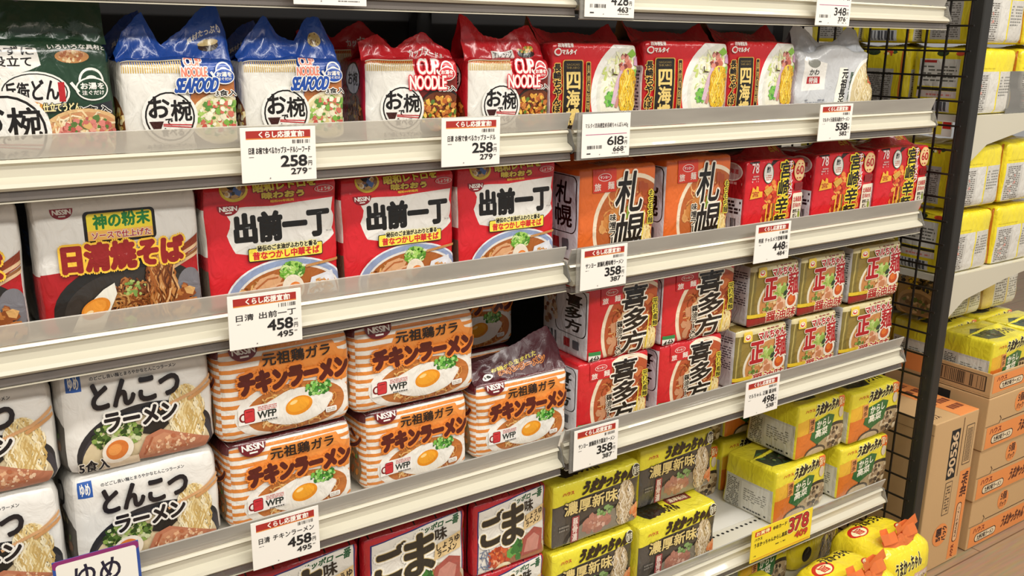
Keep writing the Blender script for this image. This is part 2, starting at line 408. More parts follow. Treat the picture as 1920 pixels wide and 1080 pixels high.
# ------------------------------------------------------------------ artwork of each kind of pack
K, WH, RED = '#17120f', '#efece4', '#c8202a'
NOOD = ['#e8c66a', '#f0d890', '#d9a94e', '#f4e3ac']
def badge(a, cx, cy, r):
    """round white badge with the bowl lettering"""
    asp = a.W / a.H
    a.ell(cx, cy, r * 1.12, r * 1.12 * asp, WH); a.ell(cx, cy, r, r * asp, K); a.ell(cx, cy, r * 0.93, r * 0.93 * asp, WH)
    q = lambda s, x0, y0, x1, y1, b=0.006: a.text(s, cx + x0 * r, cy + y0 * r * asp, cx + x1 * r, cy + y1 * r * asp, K, b)
    q('お', -0.82, -0.02, -0.02, 0.80, 0.012); q('椀', 0.05, -0.18, 0.86, 0.66, 0.01); q('で', -0.2, -0.34, 0.08, -0.08)
    q('食べる', -0.38, -0.80, 0.5, -0.46)
    a.poly([(cx - 0.85 * r, cy - 0.18 * r * asp), (cx - 0.28 * r, cy - 0.18 * r * asp), (cx - 0.4 * r, cy - 0.48 * r * asp), (cx - 0.7 * r, cy - 0.48 * r * asp)], '#3a1412')
    a.strip([(cx - 0.3 * r, cy - 0.3 * r * asp), (cx + 0.86 * r, cy - 0.36 * r * asp)], 0.009, '#c0222c', 2e-5); a.strip([(cx - 0.3 * r, cy - 0.36 * r * asp), (cx + 0.82 * r, cy - 0.46 * r * asp)], 0.009, '#c0222c', 2e-5)
    a.text('もう1品にちょうどいい!', cx - r * 0.95, cy - r * 1.32 * asp, cx + r * 0.95, cy - r * 1.1 * asp, K, 0.004, WH, 0.014)
def kettle(a, cx, cy, r, col):
    asp = a.W / a.H
    a.ell(cx, cy + r * 0.5 * asp, r * 0.85, r * 0.95 * asp, WH); a.ell(cx, cy + r * 0.5 * asp, r * 0.7, r * 0.78 * asp, col); a.ell(cx, cy + r * 0.62 * asp, r * 0.4, r * 0.3 * asp, WH)
    a.ell(cx, cy, r * 1.1, r * 0.8 * asp, WH); a.ell(cx, cy, r * 1.0, r * 0.7 * asp, col); a.strip([(cx - r * 0.9, cy - r * 0.2 * asp), (cx - r * 1.35, cy + r * 0.45 * asp)], 0.022, WH, 2e-5)
    a.text('お湯を', cx - r * 0.75, cy - r * 0.02 * asp, cx + r * 0.8, cy + r * 0.42 * asp, WH, 0.004); a.text('注ぐだけ', cx - r * 0.7, cy - r * 0.4 * asp, cx + r * 0.75, cy - r * 0.1 * asp, WH, 0.002)
def logo(a, x0, y0, x1, y1, col='#8c1420'):
    P = [(x0, y1)] + [((x0 + x1) / 2 - (x1 - x0) / 2 * math.cos(t), y1 - (y1 - y0) * math.sin(t) ** 0.8) for t in [math.pi * i / 14 for i in range(1, 14)]] + [(x1, y1)]
    a.poly(P, col); a.text('NISSIN', x0 + (x1 - x0) * 0.12, y0 + (y1 - y0) * 0.46, x1 - (x1 - x0) * 0.1, y1 - (y1 - y0) * 0.1, WH, 0.003)
    a.rect(x0 + (x1 - x0) * .36, y0 + (y1 - y0) * .22, x1 - (x1 - x0) * .34, y0 + (y1 - y0) * .34, WH)

# -- dark green bowl-udon bag
a = Art(.14, .125, 11)
a.rect(0, 0, 1, 1, '#23402c'); a.poly([(0, 0), (.60, 0), (.5, .42), (.3, .66), (0, .78)], '#e9e5d8'); a.poly([(.56, 0), (1, 0), (1, .5), (.6, .42)], '#26282c')
a.poly([(.02, .98), (.48, .94), (.5, .80), (.42, .76), (.3, .72), (.25, .64), (.2, .74), (.04, .8)], WH)
a.text('おかずに', .06, .88, .46, .95, K, .004); a.text('お役立て', .1, .79, .44, .87, K, .004)
a.ell(.72, .87, .12, .055, '#c98f58'); a.scatter(.72, .87, .1, .04, 40, ['#d8a878', '#b06a40', '#e8cfa0'], .018); a.text('いろいろな具材と', .56, .93, .98, .98, WH, .003)
a.ell(.44, .58, .24, .17, WH); a.ell(.44, .58, .225, .155, '#2a2a28'); a.ell(.44, .58, .215, .145, WH)
a.text('どん', .42, .52, .60, .68, K, .008); a.text('兵衛', .24, .50, .40, .66, K, .006); a.rect(.60, .50, .645, .66, '#b8242a')
kettle(a, .84, .60, .11, '#23402c'); a.text('3食入', .72, .40, .96, .46, K, .004, WH, .01)
a.ell(.38, .46, .11, .05, '#e2a03a'); a.text('ゆず', .30, .43, .46, .49, '#fff3c8', .006, '#b85818', .01); a.text('仕立てうどん', .48, .42, .74, .49, '#f6e6a8', .004, '#2a2a20', .01)
a.ell(.76, .20, .32, .24, '#d9b27c'); a.ell(.76, .20, .29, .21, '#c98f62'); a.noodles(.76, .2, .3, .22, 60, ['#ecd3a2', '#dcb880', '#f3e2bc'], .016, amp=.09)
a.scatter(.78, .22, .22, .14, 130, ['#d98478', '#c66a60', '#e2a08c', '#5a7a3c', '#d8b070', '#b85a50'], .032)
badge(a, .22, .26, .27)
PRF = [(-.5, .03), (-.42, .052), (-.3, .05), (-.1, .038), (.12, .042), (.36, .046), (.5, .04)]
Pack('green', 'bowl_noodle_bag', .14, .125, .10, {'all': '#23402c'}, {'front': a}, [dict(prof=PRF, col='#24402d', depth=.5, back=.35, seed=2)], seed=1, r=.014, wr=.0014)

# -- blue seafood and red cup bags share a layout
def cup_art(kind, seed):
    blue = kind == 'blue'; a = Art(.13, .108, seed); bc = '#2450a8' if blue else '#c8222c'
    a.rect(0, 0, 1, 1, bc); a.poly([(0, 0), (.66, 0), (.60, .3), (.55, .72), (.5, .93), (0, .93)], '#e8e5dc')
    a.poly([(.60, 0), (1, 0), (1, .45), (.62, .5), (.56, .3)], '#2c2622')
    a.poly([(.57, .62), (1, .78), (1, .30), (.56, .3)], '#b8713c' if blue else '#7a2018')
    for i in range(26): a.rect(.012 + i * .0195, .84, .021 + i * .0195, .965, '#c9a548')
    a.rect(.0, .965, .52, .985, '#e2d9c0')
    a.ell(.82, .36, .27, .27, '#e9dfc0' if blue else '#2a1a14'); a.ell(.82, .36, .25, .24, '#dcd0a0' if blue else '#6a3418')
    if blue: a.scatter(.82, .38, .22, .19, 150, ['#7fae4a', '#a6c860', '#d0705c', '#e8e0c0', '#d8c88c', '#c8584c', '#5c8c3c', '#f0ead0'], .032)
    else:
        a.scatter(.80, .33, .24, .2, 200, ['#b8622a', '#d89a3c', '#8a3c1c', '#e8b84c', '#6c2c14', '#c8783a', '#5c7a30', '#f0c860'], .034)
    badge(a, .38, .40, .21)
    kettle(a, .87, .80, .085, bc); a.text('3食入', .78, .60, .97, .66, K, .003, WH, .012)
    if blue:
        a.text('CUP', .53, .90, .68, .99, '#e88870', .006, WH, .014); a.text('NOODLE', .50, .80, .72, .89, '#e88870', .006, WH, .014)
        a.text('SEAFOOD', .43, .645, .79, .785, '#1f4ba0', .012, WH, .02, skew=.25)
    else:
        a.text('CUP', .55, .80, .78, .97, WH, .008, '#d8303a', .02); a.text('NOODLE', .46, .62, .86, .78, WH, .008, '#d8303a', .02)
    return a
sd = Art(.10, .108, 5); sd.rect(0, 0, 1, .96, '#cfcac0'); sd.ell(.72, .3, .3, .3, '#7a4a26'); sd.scatter(.72, .3, .26, .24, 60, NOOD + ['#8a5a2c'], .05)
rsd = Art(.10, .108, 6); rsd.rect(0, 0, 1, .96, '#b01c26'); rsd.ell(.62, .74, .26, .2, K); rsd.ell(.62, .74, .23, .18, WH); rsd.text('お椀', .46, .66, .8, .82, K, .01); rsd.ell(.66, .28, .3, .28, '#6a3418'); rsd.scatter(.66, .28, .28, .25, 90, ['#b8622a', '#d89a3c', '#8a3c1c', '#e8b84c', '#6c2c14'], .05)
CB = [(-.5, .006), (-.40, .03), (-.24, .050), (-.16, .03), (-.1, .014), (.06, .028), (.30, .056), (.42, .062), (.5, .03)]
CB2 = [(-.5, .004), (-.36, .028), (-.2, .05), (-.06, .026), (.08, .02), (.22, .048), (.34, .05), (.5, .016)]
ca = Art(.128, .062, 9); ca.text('具材たっぷり', .62, .48, .92, .62, WH, .004, rise=.1); ca.ell(.8, .3, .09, .1, '#3a2a24'); ca.ell(.8, .36, .09, .06, '#d0b880')
ca2 = Art(.128, .05, 9); ca2.ell(.76, .5, .07, .16, '#c8b070'); ca2.scatter(.76, .5, .06, .13, 20, ['#8a6a3c', '#d8c890'], .02)
bf = cup_art('blue', 21)
for kd, pf, ar in (('blue', CB, ca), ('blue_peaks', CB2, ca2)):
    Pack(kd, 'bowl_noodle_bag', .128, .106, .10, {'all': '#2450a8', 'left': '#cfcac0'}, {'front': bf, 'left': sd}, [dict(prof=pf, col='#2450a8', arts=ar, depth=.55, back=.3, seed=len(kd))], seed=4, wr=.0014, r=.010)
CR = [(-.5, .02), (-.3, .03), (-.12, .012), (.05, .026), (.2, .034), (.36, .018), (.5, .01)]
CR2 = [(-.5, .058), (-.44, .056), (-.2, .03), (.0, .026), (.2, .04), (.34, .046), (.5, .02)]
ra = Art(.13, .034, 9); ra.text('カップヌードル', .52, .2, .9, .5, WH, .004, rise=-.1)
ra2 = Art(.13, .058, 10); ra2.rr(.34, .08, .62, .42, .01, WH); ra2.text('アレンジ', .37, .12, .6, .38, K, .004); ra2.ell(.78, .24, .11, .14, '#2c2a26'); ra2.scatter(.78, .34, .1, .08, 40, ['#e8b84c', '#d8703c', '#8aa040'], .02)
rf = cup_art('red', 22)
for kd, pf, ar in (('red', CR, ra), ('red_peaks', CR2, ra2)):
    Pack(kd, 'bowl_noodle_bag', .132, .106, .10, {'all': '#c4202b'}, {'front': rf, 'left': rsd}, [dict(prof=pf, col='#c4202b', arts=ar, depth=.55, back=.3, seed=len(kd) + 3)], seed=6, wr=.0014, r=.010)

# -- red champon pack
a = Art(.165, .13, 31); a.rect(0, -.2, 1, 1, '#d02128'); n0 = len(a.v)
a.ell(1.02, .27, .585, .66, '#f1efe8', n=48); a.ell(1.03, .26, .53, .59, '#e3e2d4', n=48); a.ell(1.04, .25, .50, .55, '#efecd9', n=48)
a.scatter(.80, .42, .24, .30, 130, ['#dfe4a8', '#eef0cc', '#c8d67c', '#f4f2dc', '#e9e2b0'], .05, .35); a.scatter(.66, .22, .05, .1, 20, ['#4f9a3c', '#7fc050'], .03)
a.strip([(.70, .16), (.76, .42), (.84, .62)], .05, '#d9b8c8', 2e-5); a.strip([(.74, .12), (.82, .40), (.88, .60)], .035, '#c98a80', 2e-5); a.scatter(.84, .62, .07, .1, 26, ['#e09a8c', '#c8705c', '#d88a78', '#8a4038'], .03)
a.poly([(.86, .72), (.93, .78), (.98, .72), (.92, .68)], '#8cbf44'); a.poly([(.95, .68), (1, .70), (1, .58), (.94, .60)], '#c79ab8'); a.poly([(.88, .52), (.98, .56), (.97, .44), (.9, .42)], '#8aba4a')
a.noodles(.88, .30, .125, .26, 110, ['#f0cc3c', '#e8bc2c', '#f6de70', '#d9a420'], .011, 'hang', .09); a.scatter(.86, .02, .12, .06, 20, ['#b0526a', '#6a2c24', '#e6c0a8', '#9a70a0'], .03); a.strip([(.68, .56), (.685, .50), (.74, .49)], .014, '#4a3a22', 2e-5)
a.rr(.105, -.3, .335, .66, .02, '#c9a24a'); a.rr(.115, -.3, .325, .65, .018, '#1e1916'); a.text('NAGASAKI', .15, .595, .29, .62, '#8a7440'); a.text('SHIKAIRO', .15, .56, .29, .585, '#8a7440')
a.text('四海樓', .15, -.06, .295, .53, '#e5c979', .01, vert=True); a.text('長崎ちゃんぽん', .018, .0, .085, .62, K, .006, '#d9b25a', .014, vert=True)
a.rr(.365, .0, .42, .64, .01, '#d8b052'); a.rr(.372, .01, .413, .63, .008, '#2a1d14'); a.text('具材の旨味', .378, .1, .408, .6, '#e2c070', vert=True)
a.ell(.05, .745, .035, .04, WH); a.ell(.05, .745, .024, .026, '#d02128'); a.text('マルタイ', .09, .72, .25, .77, WH, .006); a.text('四海樓監修', .05, .79, .22, .83, WH, .002)
a.shift(n0, .15)
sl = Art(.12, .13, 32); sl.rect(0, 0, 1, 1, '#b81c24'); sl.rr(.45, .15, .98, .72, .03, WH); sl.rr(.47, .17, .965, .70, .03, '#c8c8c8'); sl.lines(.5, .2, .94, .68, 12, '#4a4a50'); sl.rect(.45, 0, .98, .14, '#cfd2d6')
tp = Art(.165, .12, 33); tp.rect(0, 0, 1, 1, '#b81c24'); tp.ell(.5, .3, .34, .2, '#2a1a14'); tp.text('ちゃんぽん', .3, .18, .72, .4, '#c9a24a', .006); tp.rect(0, .55, 1, 1, '#8a6a3e')
CG = [(-.5, .04), (-.42, .022), (-.2, .014), (0, .016), (.28, .012), (.44, .026), (.5, .03)]
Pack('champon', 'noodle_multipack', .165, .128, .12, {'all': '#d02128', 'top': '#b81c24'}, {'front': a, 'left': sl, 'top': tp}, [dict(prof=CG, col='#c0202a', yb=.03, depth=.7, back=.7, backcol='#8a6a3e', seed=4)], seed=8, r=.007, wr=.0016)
# -- silver long-noodle pack
a = Art(.16, .12, 41); a.rect(0, 0, 1, 1, '#c9cacb'); a.poly([(.05, .4), (.36, .42), (.38, .78), (.08, .86)], WH); a.rect(.12, .50, .3, .6, '#b8282c'); a.text('かわ', .14, .62, .28, .7, K, .004); a.text('特価', .15, .51, .27, .59, WH, .003); a.ell(.2, .78, .08, .06, '#8a8a80')
a.poly([(.47, 0), (.62, 0), (.66, .72), (.55, .72)], '#f2f0e2'); a.text('元祖長浜屋', .53, .02, .61, .70, K, .008, skew=.10, vert=True); a.text('豚骨ラーメン', .65, .05, .69, .66, '#2a4a2a', .002, skew=.1, vert=True)
a.ell(1.0, .36, .3, .5, '#f0eee6'); a.ell(1.0, .36, .27, .45, '#d8c69a'); a.noodles(.95, .38, .2, .38, 70, ['#e2d0a0', '#cdb57c', '#eee0bc'], .012, 'hang', .12); a.scatter(.98, .6, .08, .12, 20, ['#c8583c', '#8a9a4c'], .03)
a.lines(.1, .12, .36, .3, 5, '#8c9098')
CS = [(-.5, .03), (-.44, .044), (-.3, .034), (-.1, .012), (.1, .014), (.3, .04), (.42, .034), (.5, .006)]
Pack('silver', 'noodle_multipack', .16, .115, .10, {'all': '#c4c6c8'}, {'front': a}, [dict(prof=CS, col='#c2c6cc', depth=.5, back=.4, seed=9)], seed=9, wr=.0055, r=.010)

# -- white-over-red yakisoba pack
a = Art(.174, .156, 51); a.rect(0, 0, 1, 1, '#e4e1da'); a.poly([(0, 0), (1, 0), (1, .50), (.8, .52), (0, .46)], '#b01a20')
logo(a, .10, .845, .235, .92)
a.rr(.285, .655, .725, .885, .03, K); a.rr(.305, .675, .705, .868, .02, '#f0d93a'); a.rect(.305, .675, .705, .745, '#f0b85a'); a.text('神の粉末', .345, .755, .69, .855, '#1f7a34', .008, rise=.05); a.text('ソースで仕上げた', .33, .685, .69, .735, '#b02a20', .003, WH, .006)
a.ell(.54, .16, .48, .36, '#23211f', n=40); a.ell(.55, .14, .43, .31, '#35302c', n=40); a.ell(.92, .25, .09, .15, '#77757a')
a.poly([(.86, .56), (1, .66), (1, .56), (.9, .50)], '#8c3a24'); a.strip([(.80, .47), (1.0, .58)], .022, '#d9b890', 2e-5); a.strip([(.80, .43), (1.0, .54)], .02, '#8c5a34', 2e-5); a.strip([(.80, .41), (1.0, .515)], .02, '#d9b890', 2e-5)
a.scatter(.53, .14, .16, .22, 110, ['#6a3a1c', '#8a5024', '#4a2412', '#a86a34', '#c08a4c', '#3a1c10'], .04); a.noodles(.53, .13, .17, .25, 90, ['#8a4c22', '#b0713a', '#6a3416', '#c99a58'], .011, amp=.06); a.scatter(.55, .3, .08, .06, 20, ['#7a9a4a', '#a8b868'], .016)
a.noodles(.73, .28, .11, .29, 120, ['#a05c28', '#c08448', '#7a4018', '#d8a870', '#5a2c12'], .011, 'hang', .11); a.scatter(.88, .14, .07, .14, 24, ['#b8753c', '#8a4a24', '#d8a868'], .045)
a.poly([(.15, .03), (.20, .14), (.28, .24), (.36, .32), (.43, .36), (.44, .28), (.40, .18), (.36, .08), (.34, .02)], '#ece8da'); a.ell(.305, .185, .095, .07, '#e08a2c', rot=.5); a.ell(.3, .19, .075, .05, '#ea9a3a', rot=.5); a.ell(.265, .16, .025, .014, '#f8d8a0', rot=.4)
a.scatter(.5, .05, .03, .03, 5, ['#b8d070'], .03)
a.text('日清焼そば', .145, .465, .88, .655, '#8f1d1c', .024, '#f2c23e', .036, rise=.0)
ys = Art(.12, .156, 52); ys.rect(0, 0, 1, 1, '#1f2126'); ys.rect(.8, .45, 1, 1, '#d8d4cc'); ys.rect(.8, 0, 1, .45, '#a81a20'); ys.lines(.4, .55, .75, .75, 4, '#4a78b8')
yt = Art(.174, .12, 53); yt.rect(0, 0, 1, 1, '#dcd8d0'); yt.text('日清焼そば', .14, .25, .9, .62, '#8f1d1c', .012, '#f2c23e', .02)
Pack('yakisoba', 'noodle_multipack', .174, .156, .12, {'all': '#e0ddd6', 'left': '#1f2126', 'right': '#e0ddd6'}, {'front': a, 'left': ys, 'top': yt}, [dict(prof=[(-.5, .01), (-.2, .018), (.2, .016), (.5, .02)], col='#d8d4cc', yb=.02, depth=.6, back=.8, seed=5)], seed=10, wr=.0013, lean=.02, r=.008)

# -- red pack with a wavy white panel
a = Art(.174, .158, 61); a.rect(0, 0, 1, 1, '#d4212b')
P = [(.145, .82), (.3, .825), (.5, .815), (.7, .83), (.97, .845)] + [(.965 + .014 * math.cos(i * 1.9), .84 - i * .05) for i in range(1, 7)] + [(.93, .50), (.86, .455), (.3, .44), (.2, .465)] + [(.165 + .018 * math.cos(i * 1.7), .50 + i * .055) for i in range(0, 6)]
a.poly(P, '#e9e6df')
a.text('出前一丁', .21, .545, .925, .765, '#16130f', .026, rise=.0); a.text('でまえいっちょう', .90, .565, .955, .58, K)
logo(a, .09, .765, .25, .845); a.rr(.08, .0, .09, .0001, .001, WH) if False else None
a.ell(.22, .96, .10, .09, '#e8d040'); a.ell(.22, .97, .085, .075, '#8a5a3a'); a.scatter(.22, .96, .07, .05, 24, ['#e8e0c8', '#4a6aa8', '#c8a060', '#2c2a28'], .03)
a.text('昭和レトロを', .36, .93, .84, .99, '#e0cf4a', .008, '#7a1018', .012, rise=.05); a.text('味わおう', .42, .875, .74, .925, '#e6d24c', .008, '#7a1018', .012); a.text('昭和44年発売', .48, .842, .66, .862, '#f0b83c', .003)
a.ell(.9, .92, .075, .03, '#e9c0bc'); a.ell(.9, .92, .068, .025, '#d4212b'); a.text('しょうゆ', .85, .905, .95, .935, WH, .002)
a.ell(.58, .08, .47, .31, '#e8e8ea', n=44); a.ell(.58, .08, .455, .295, '#8f9fc0', n=44); a.ell(.59, .07, .41, .26, '#e4e0d8', n=44); a.ell(.59, .065, .395, .245, '#a8602c', n=44)
a.noodles(.33, .06, .15, .16, 44, ['#c88a48', '#e0b070', '#a05c28', '#6a3414'], .012, amp=.05)
a.poly([(.28, .13), (.36, .24), (.46, .27), (.54, .24), (.5, .16), (.42, .1)], '#d9a67a'); a.poly([(.36, .06), (.44, .17), (.56, .20), (.6, .14), (.5, .05)], '#e3b48c'); a.strip([(.33, .16), (.42, .23), (.5, .235)], .014, '#b4683c', 2e-5); a.strip([(.42, .11), (.5, .165), (.57, .17)], .012, '#b4683c', 2e-5); a.ell(.45, .04, .08, .05, '#e4cfd2')
a.noodles(.61, .275, .10, .075, 90, ['#6fae38', '#a8d468', '#4c8a2c', '#cfe49a'], .013, amp=.04)
a.ell(.615, .135, .085, .11, '#ece2d0', rot=.3); a.ell(.63, .12, .052, .06, '#e8843a', rot=.2); a.ell(.63, .125, .036, .04, '#f0a060')
a.strip([(.72, .30), (.98, .33)], .02, '#c08a50', 2e-5); a.poly([(.72, .06), (.76, .2), (.93, .24), (.97, .05)], '#dfe2e8'); a.noodles(.84, .1, .1, .08, 20, ['#c88a48', '#e0b070'], .012, amp=.04)
a.rr(.285, .385, .86, .495, .012, K); a.rr(.291, .391, .854, .489, .010, '#f2e04a'); a.text('昔なつかし中華そば', .32, .40, .83, .462, '#d0282c', .006); a.text('秘伝のごま油がふわりと香る', .355, .468, .81, .51, K, .004, '#f4ecb0', .012)
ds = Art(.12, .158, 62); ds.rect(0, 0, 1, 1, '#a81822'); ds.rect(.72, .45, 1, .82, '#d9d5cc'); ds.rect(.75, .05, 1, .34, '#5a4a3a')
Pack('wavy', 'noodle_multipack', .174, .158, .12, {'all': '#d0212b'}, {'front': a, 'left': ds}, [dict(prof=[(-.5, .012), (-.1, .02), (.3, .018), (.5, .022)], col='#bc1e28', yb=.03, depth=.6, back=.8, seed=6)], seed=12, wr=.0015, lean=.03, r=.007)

# -- orange / red brush-lettered packs
def brush(kind, seed):
    o = kind == 'orange'; base = '#df6c2c' if o else '#d0262c'; a = Art(.158, .145 if o else .125, seed); a.rect(0, 0, 1, 1, base)
    asp = a.W / a.H
    a.ell(.70, .34, .53, .53 * asp, '#ecdcc0', n=48); a.ell(.705, .335, .49, .49 * asp, '#b8602c' if o else '#b4522c', n=48)
    a.noodles(.62, .4, .4, .44, 60, ['#d08a48', '#a85224', '#e0a868', '#8a3c18'], .014, amp=.08)
    a.scatter(.44, .3, .16, .3, 16, ['#dcb487', '#e8cda0', '#c8906a'] if not o else ['#c8803c', '#d89a58', '#b06a34'], .085)
    a.scatter(.82, .55, .16, .22, 20, ['#a84a24', '#c8703c', '#8a3a1c'], .07); a.scatter(.6, .45, .05, .12, 12, ['#a8b848', '#7a9a34'], .04); a.noodles(.88, .16, .1, .18, 44, ['#ecd088', '#d8b464', '#f2e0a8'], .014, 'hang', .08)
    a.rr(.15, .74, .45, .985, .012, '#d8402c' if o else '#c8252b'); a.ell(.30, .90, .085, .042, '#f4d8d0'); a.ell(.30, .90, .077, .035, '#c8242a'); a.text('サンヨー', .24, .885, .36, .915, WH, .002); a.text('旅', .17, .76, .25, .84, '#f0e0d4', .004); a.text('麺', .34, .77, .42, .85, '#f0e0d4', .004)
    t = '札幌' if o else '喜多方'
    for i, ch in enumerate(t):
        n = len(t); h = .92 / n; y1 = .94 - i * h; sx = .035 * (1 if i % 2 else -1)
        a.text(ch, .46 + sx * .3 - (.02 if i == 0 else .04), y1 - h * .97, .80 + sx * .3, y1, K, .015, '#f3ead8', .034, skew=.12)
    a.text('味噌ラーメン' if o else '醤油ラーメン', .375, .0, .455, .50, K, .005, '#f1e6d0', .014, vert=True); a.text('もちもち麺' if o else '平打ち風麺', .90, .34, .975, .72, '#2c2410', .004, '#f0e04a', .016, vert=True); a.strip([(.82, .05), (.845, .5)], .012, '#f0d83a', 2e-5)
    if not o: a.rect(.02, -.02, .17, .09, WH); a.rect(.02, .09, .17, .14, '#2f8a4a'); a.text('4分', .035, -.01, .155, .08, K, .006)
    l = Art(.12, a.H, seed + 1); l.rect(0, 0, 1, .93, '#c9c8d0' if o else '#d0ced2'); l.rr(.32, .3, .97, .92, .09, K); l.rr(.335, .31, .955, .91, .085, '#c4c4ce' if o else '#cccad0'); l.text(t, .55, .36, .88, .86, K, .014, vert=True)
    l.scatter(.2, .62, .16, .26, 50, ['#b08a6a', '#c8a888', '#8a5a44', '#d8c4b0'], .06); l.rect(.5, .12, .64, .24, '#a82428'); l.rr(.7, .12, .84, .24, .02, '#55555c'); l.bars(.05, .12, .36, .28, '#3a3a40')
    tp = Art(.158, .12, seed + 2); tp.rect(0, 0, 1, 1, base); tp.poly([(.3, .1), (.8, .2), (.9, .5), (.4, .5)], '#8c8884'); tp.text('旅麺ラーメン', .36, .22, .8, .42, K, .008, WH, .014)
    return a, l, tp
a, l, tp = brush('orange', 71)
CT = [(-.5, .006), (-.35, .012), (-.1, .016), (.2, .02), (.4, .028), (.5, .012)]
Pack('orange', 'noodle_multipack', .158, .145, .12, {'all': '#df6c2c'}, {'front': a, 'left': l, 'top': tp}, [dict(prof=CT, col='#df6c2c', yb=.04, depth=.75, back=.6, seed=7)], seed=14, wr=.0014, r=.006)
a, l, tp = brush('kitakata', 81)
Pack('brush_red', 'noodle_multipack', .158, .125, .12, {'all': '#c4252b'}, {'front': a, 'left': l, 'top': tp}, None, seed=16, wr=.0014, r=.007)

# -- red spicy pack with the 60 roundel
a = Art(.155, .135, 91); a.rect(0, 0, 1, 1, '#d6202a'); a.ell(.60, .80, .26, .24, '#2a1c1a'); a.ell(.60, .74, .27, .24, '#d6202a'); a.scatter(.52, .36, .24, .36, 150, ['#e05a2c', '#c83420', '#e88a3c', '#d8482c', '#a82418', '#f0a850'], .05)
for i in range(4): a.strip([(.34 + i * .035, 0), (.36 + i * .035, .42)], .014, ['#f0d83a', '#7a1414', '#f0d83a', '#4c7a2c'][i], 2e-5)
a.text('78', .08, .84, .18, .96, '#f6dcd8', .006); a.lines(.08, .72, .19, .82, 3, '#e8b8b4'); a.rect(.05, .96, .2, .985, '#2a1414')
a.ell(.35, .82, .085, .135, '#2a6a4a', rot=.12); a.ell(.35, .82, .075, .125, WH, rot=.12); a.text('酢', .32, .83, .38, .91, K, .004); a.lines(.31, .73, .40, .81, 3, '#c86a50')
a.poly([(.07, .5), (.26, .52), (.26, .59), (.2, .6), (.19, .66), (.16, .67), (.15, .62), (.1, .66)], '#f0b83a'); a.text('宮', .10, .53, .2, .6, '#b02a20', .003)
a.poly([(.28, .6), (.4, .66), (.44, .6), (.34, .52)], '#d8a848')
a.text('宮崎辛麺', .47, .03, .67, .965, '#16120c', .012, '#f2dc3a', .03, vert=True, skew=.1); a.text('チャルメラ', .70, .46, .77, .96, WH, .006, '#c0242c', .012, vert=True)
a.ell(.90, .82, .105, .14, '#f0c07a'); a.ell(.90, .82, .09, .12, '#f4d29a'); a.text('60', .835, .77, .965, .88, '#c0242c', .008); a.lines(.85, .71, .95, .75, 1, '#c0242c'); a.lines(.85, .9, .95, .93, 1, '#c0242c')
a.rect(.82, .56, .99, .66, '#8a1c1c'); a.rr(.79, .12, .985, .52, .02, '#f2ead2'); a.text('北海道産', .81, .40, .965, .47, '#c0242c', .004); a.text('昆布100%', .81, .32, .965, .385, '#c0242c', .002); a.text('使用した', .82, .25, .95, .30, K, .003); a.text('だし', .83, .185, .91, .235, K, .004); a.lines(.82, .14, .96, .175, 1, '#e07a6a'); a.ell(.94, .22, .02, .05, '#8a9a3c')
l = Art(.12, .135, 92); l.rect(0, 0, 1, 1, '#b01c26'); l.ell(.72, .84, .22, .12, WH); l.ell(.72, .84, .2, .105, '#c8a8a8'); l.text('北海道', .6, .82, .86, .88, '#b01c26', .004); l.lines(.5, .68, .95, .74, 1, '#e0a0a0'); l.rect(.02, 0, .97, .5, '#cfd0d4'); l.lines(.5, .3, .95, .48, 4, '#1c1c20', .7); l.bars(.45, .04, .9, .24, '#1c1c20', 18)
CM = [(-.5, .0), (-.2, .006), (-.05, .024), (.12, .034), (.3, .032), (.44, .012), (.5, .0)]
ca = Art(.155, .034, 93); ca.text('宮崎', .62, .35, .78, .75, '#d8a83c', .006)
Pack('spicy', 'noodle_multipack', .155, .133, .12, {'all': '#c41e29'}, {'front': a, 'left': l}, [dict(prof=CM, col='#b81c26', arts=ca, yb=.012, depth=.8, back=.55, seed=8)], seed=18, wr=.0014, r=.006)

# -- white tonkotsu pack
a = Art(.172, .130, 101); a.rect(0, 0, 1, 1, '#e7e4dd')
a.rect(.045, .78, .145, .945, '#2a5aa8'); a.text('ゆめ', .065, .8, .13, .92, WH, .003); a.text('のどごし良い麺とまろやかなとんこつラーメン', .2, .86, .76, .895, '#4a4a4c', .0015, rise=.0)
a.ell(.545, .16, .475, .42, '#2a2a2e', n=48); a.ell(.55, .13, .45, .40, '#3c3a40', n=48); a.ell(.53, .10, .43, .37, '#d9c8a2', n=48)
a.scatter(.34, .33, .16, .13, 190, ['#3a5a22', '#5a7a34', '#8aa850', '#2c4418', '#a8bc68', '#d0d8a8'], .022)
a.poly([(.5, .30), (.54, .50), (.66, .48), (.68, .34), (.6, .26)], '#24221f')
a.noodles(.8, .36, .14, .32, 150, ['#ecd9a4', '#dcc184', '#f4e8c4', '#cbab68'], .010, 'hang', .12)
a.poly([(.44, .06), (.52, .27), (.62, .31), (.78, .22), (.95, .14), (.93, .04), (.7, .02)], '#ba785a'); a.poly([(.5, .08), (.56, .24), (.64, .27), (.75, .20), (.7, .08)], '#c68a68'); a.scatter(.68, .15, .17, .08, 70, ['#e0b088', '#b46a48', '#eccaa8', '#c07c58'], .016); a.strip([(.5, .1), (.56, .25)], .012, '#a85c3c', 2e-5)
a.poly([(.2, -.04), (.26, .12), (.46, .12), (.48, -.04)], '#e6d2b4'); a.ell(.33, .20, .105, .12, '#efe6d6', rot=.4); a.ell(.325, .205, .075, .085, '#d87a34', rot=.4); a.ell(.31, .21, .045, .05, '#e89a50', rot=.4)
a.strip([(.62, .50), (.86, .60), (1.0, .72)], .022, '#d0a070', 2e-5); a.strip([(.82, .54), (1.0, .66)], .024, '#c8935e', 2e-5)
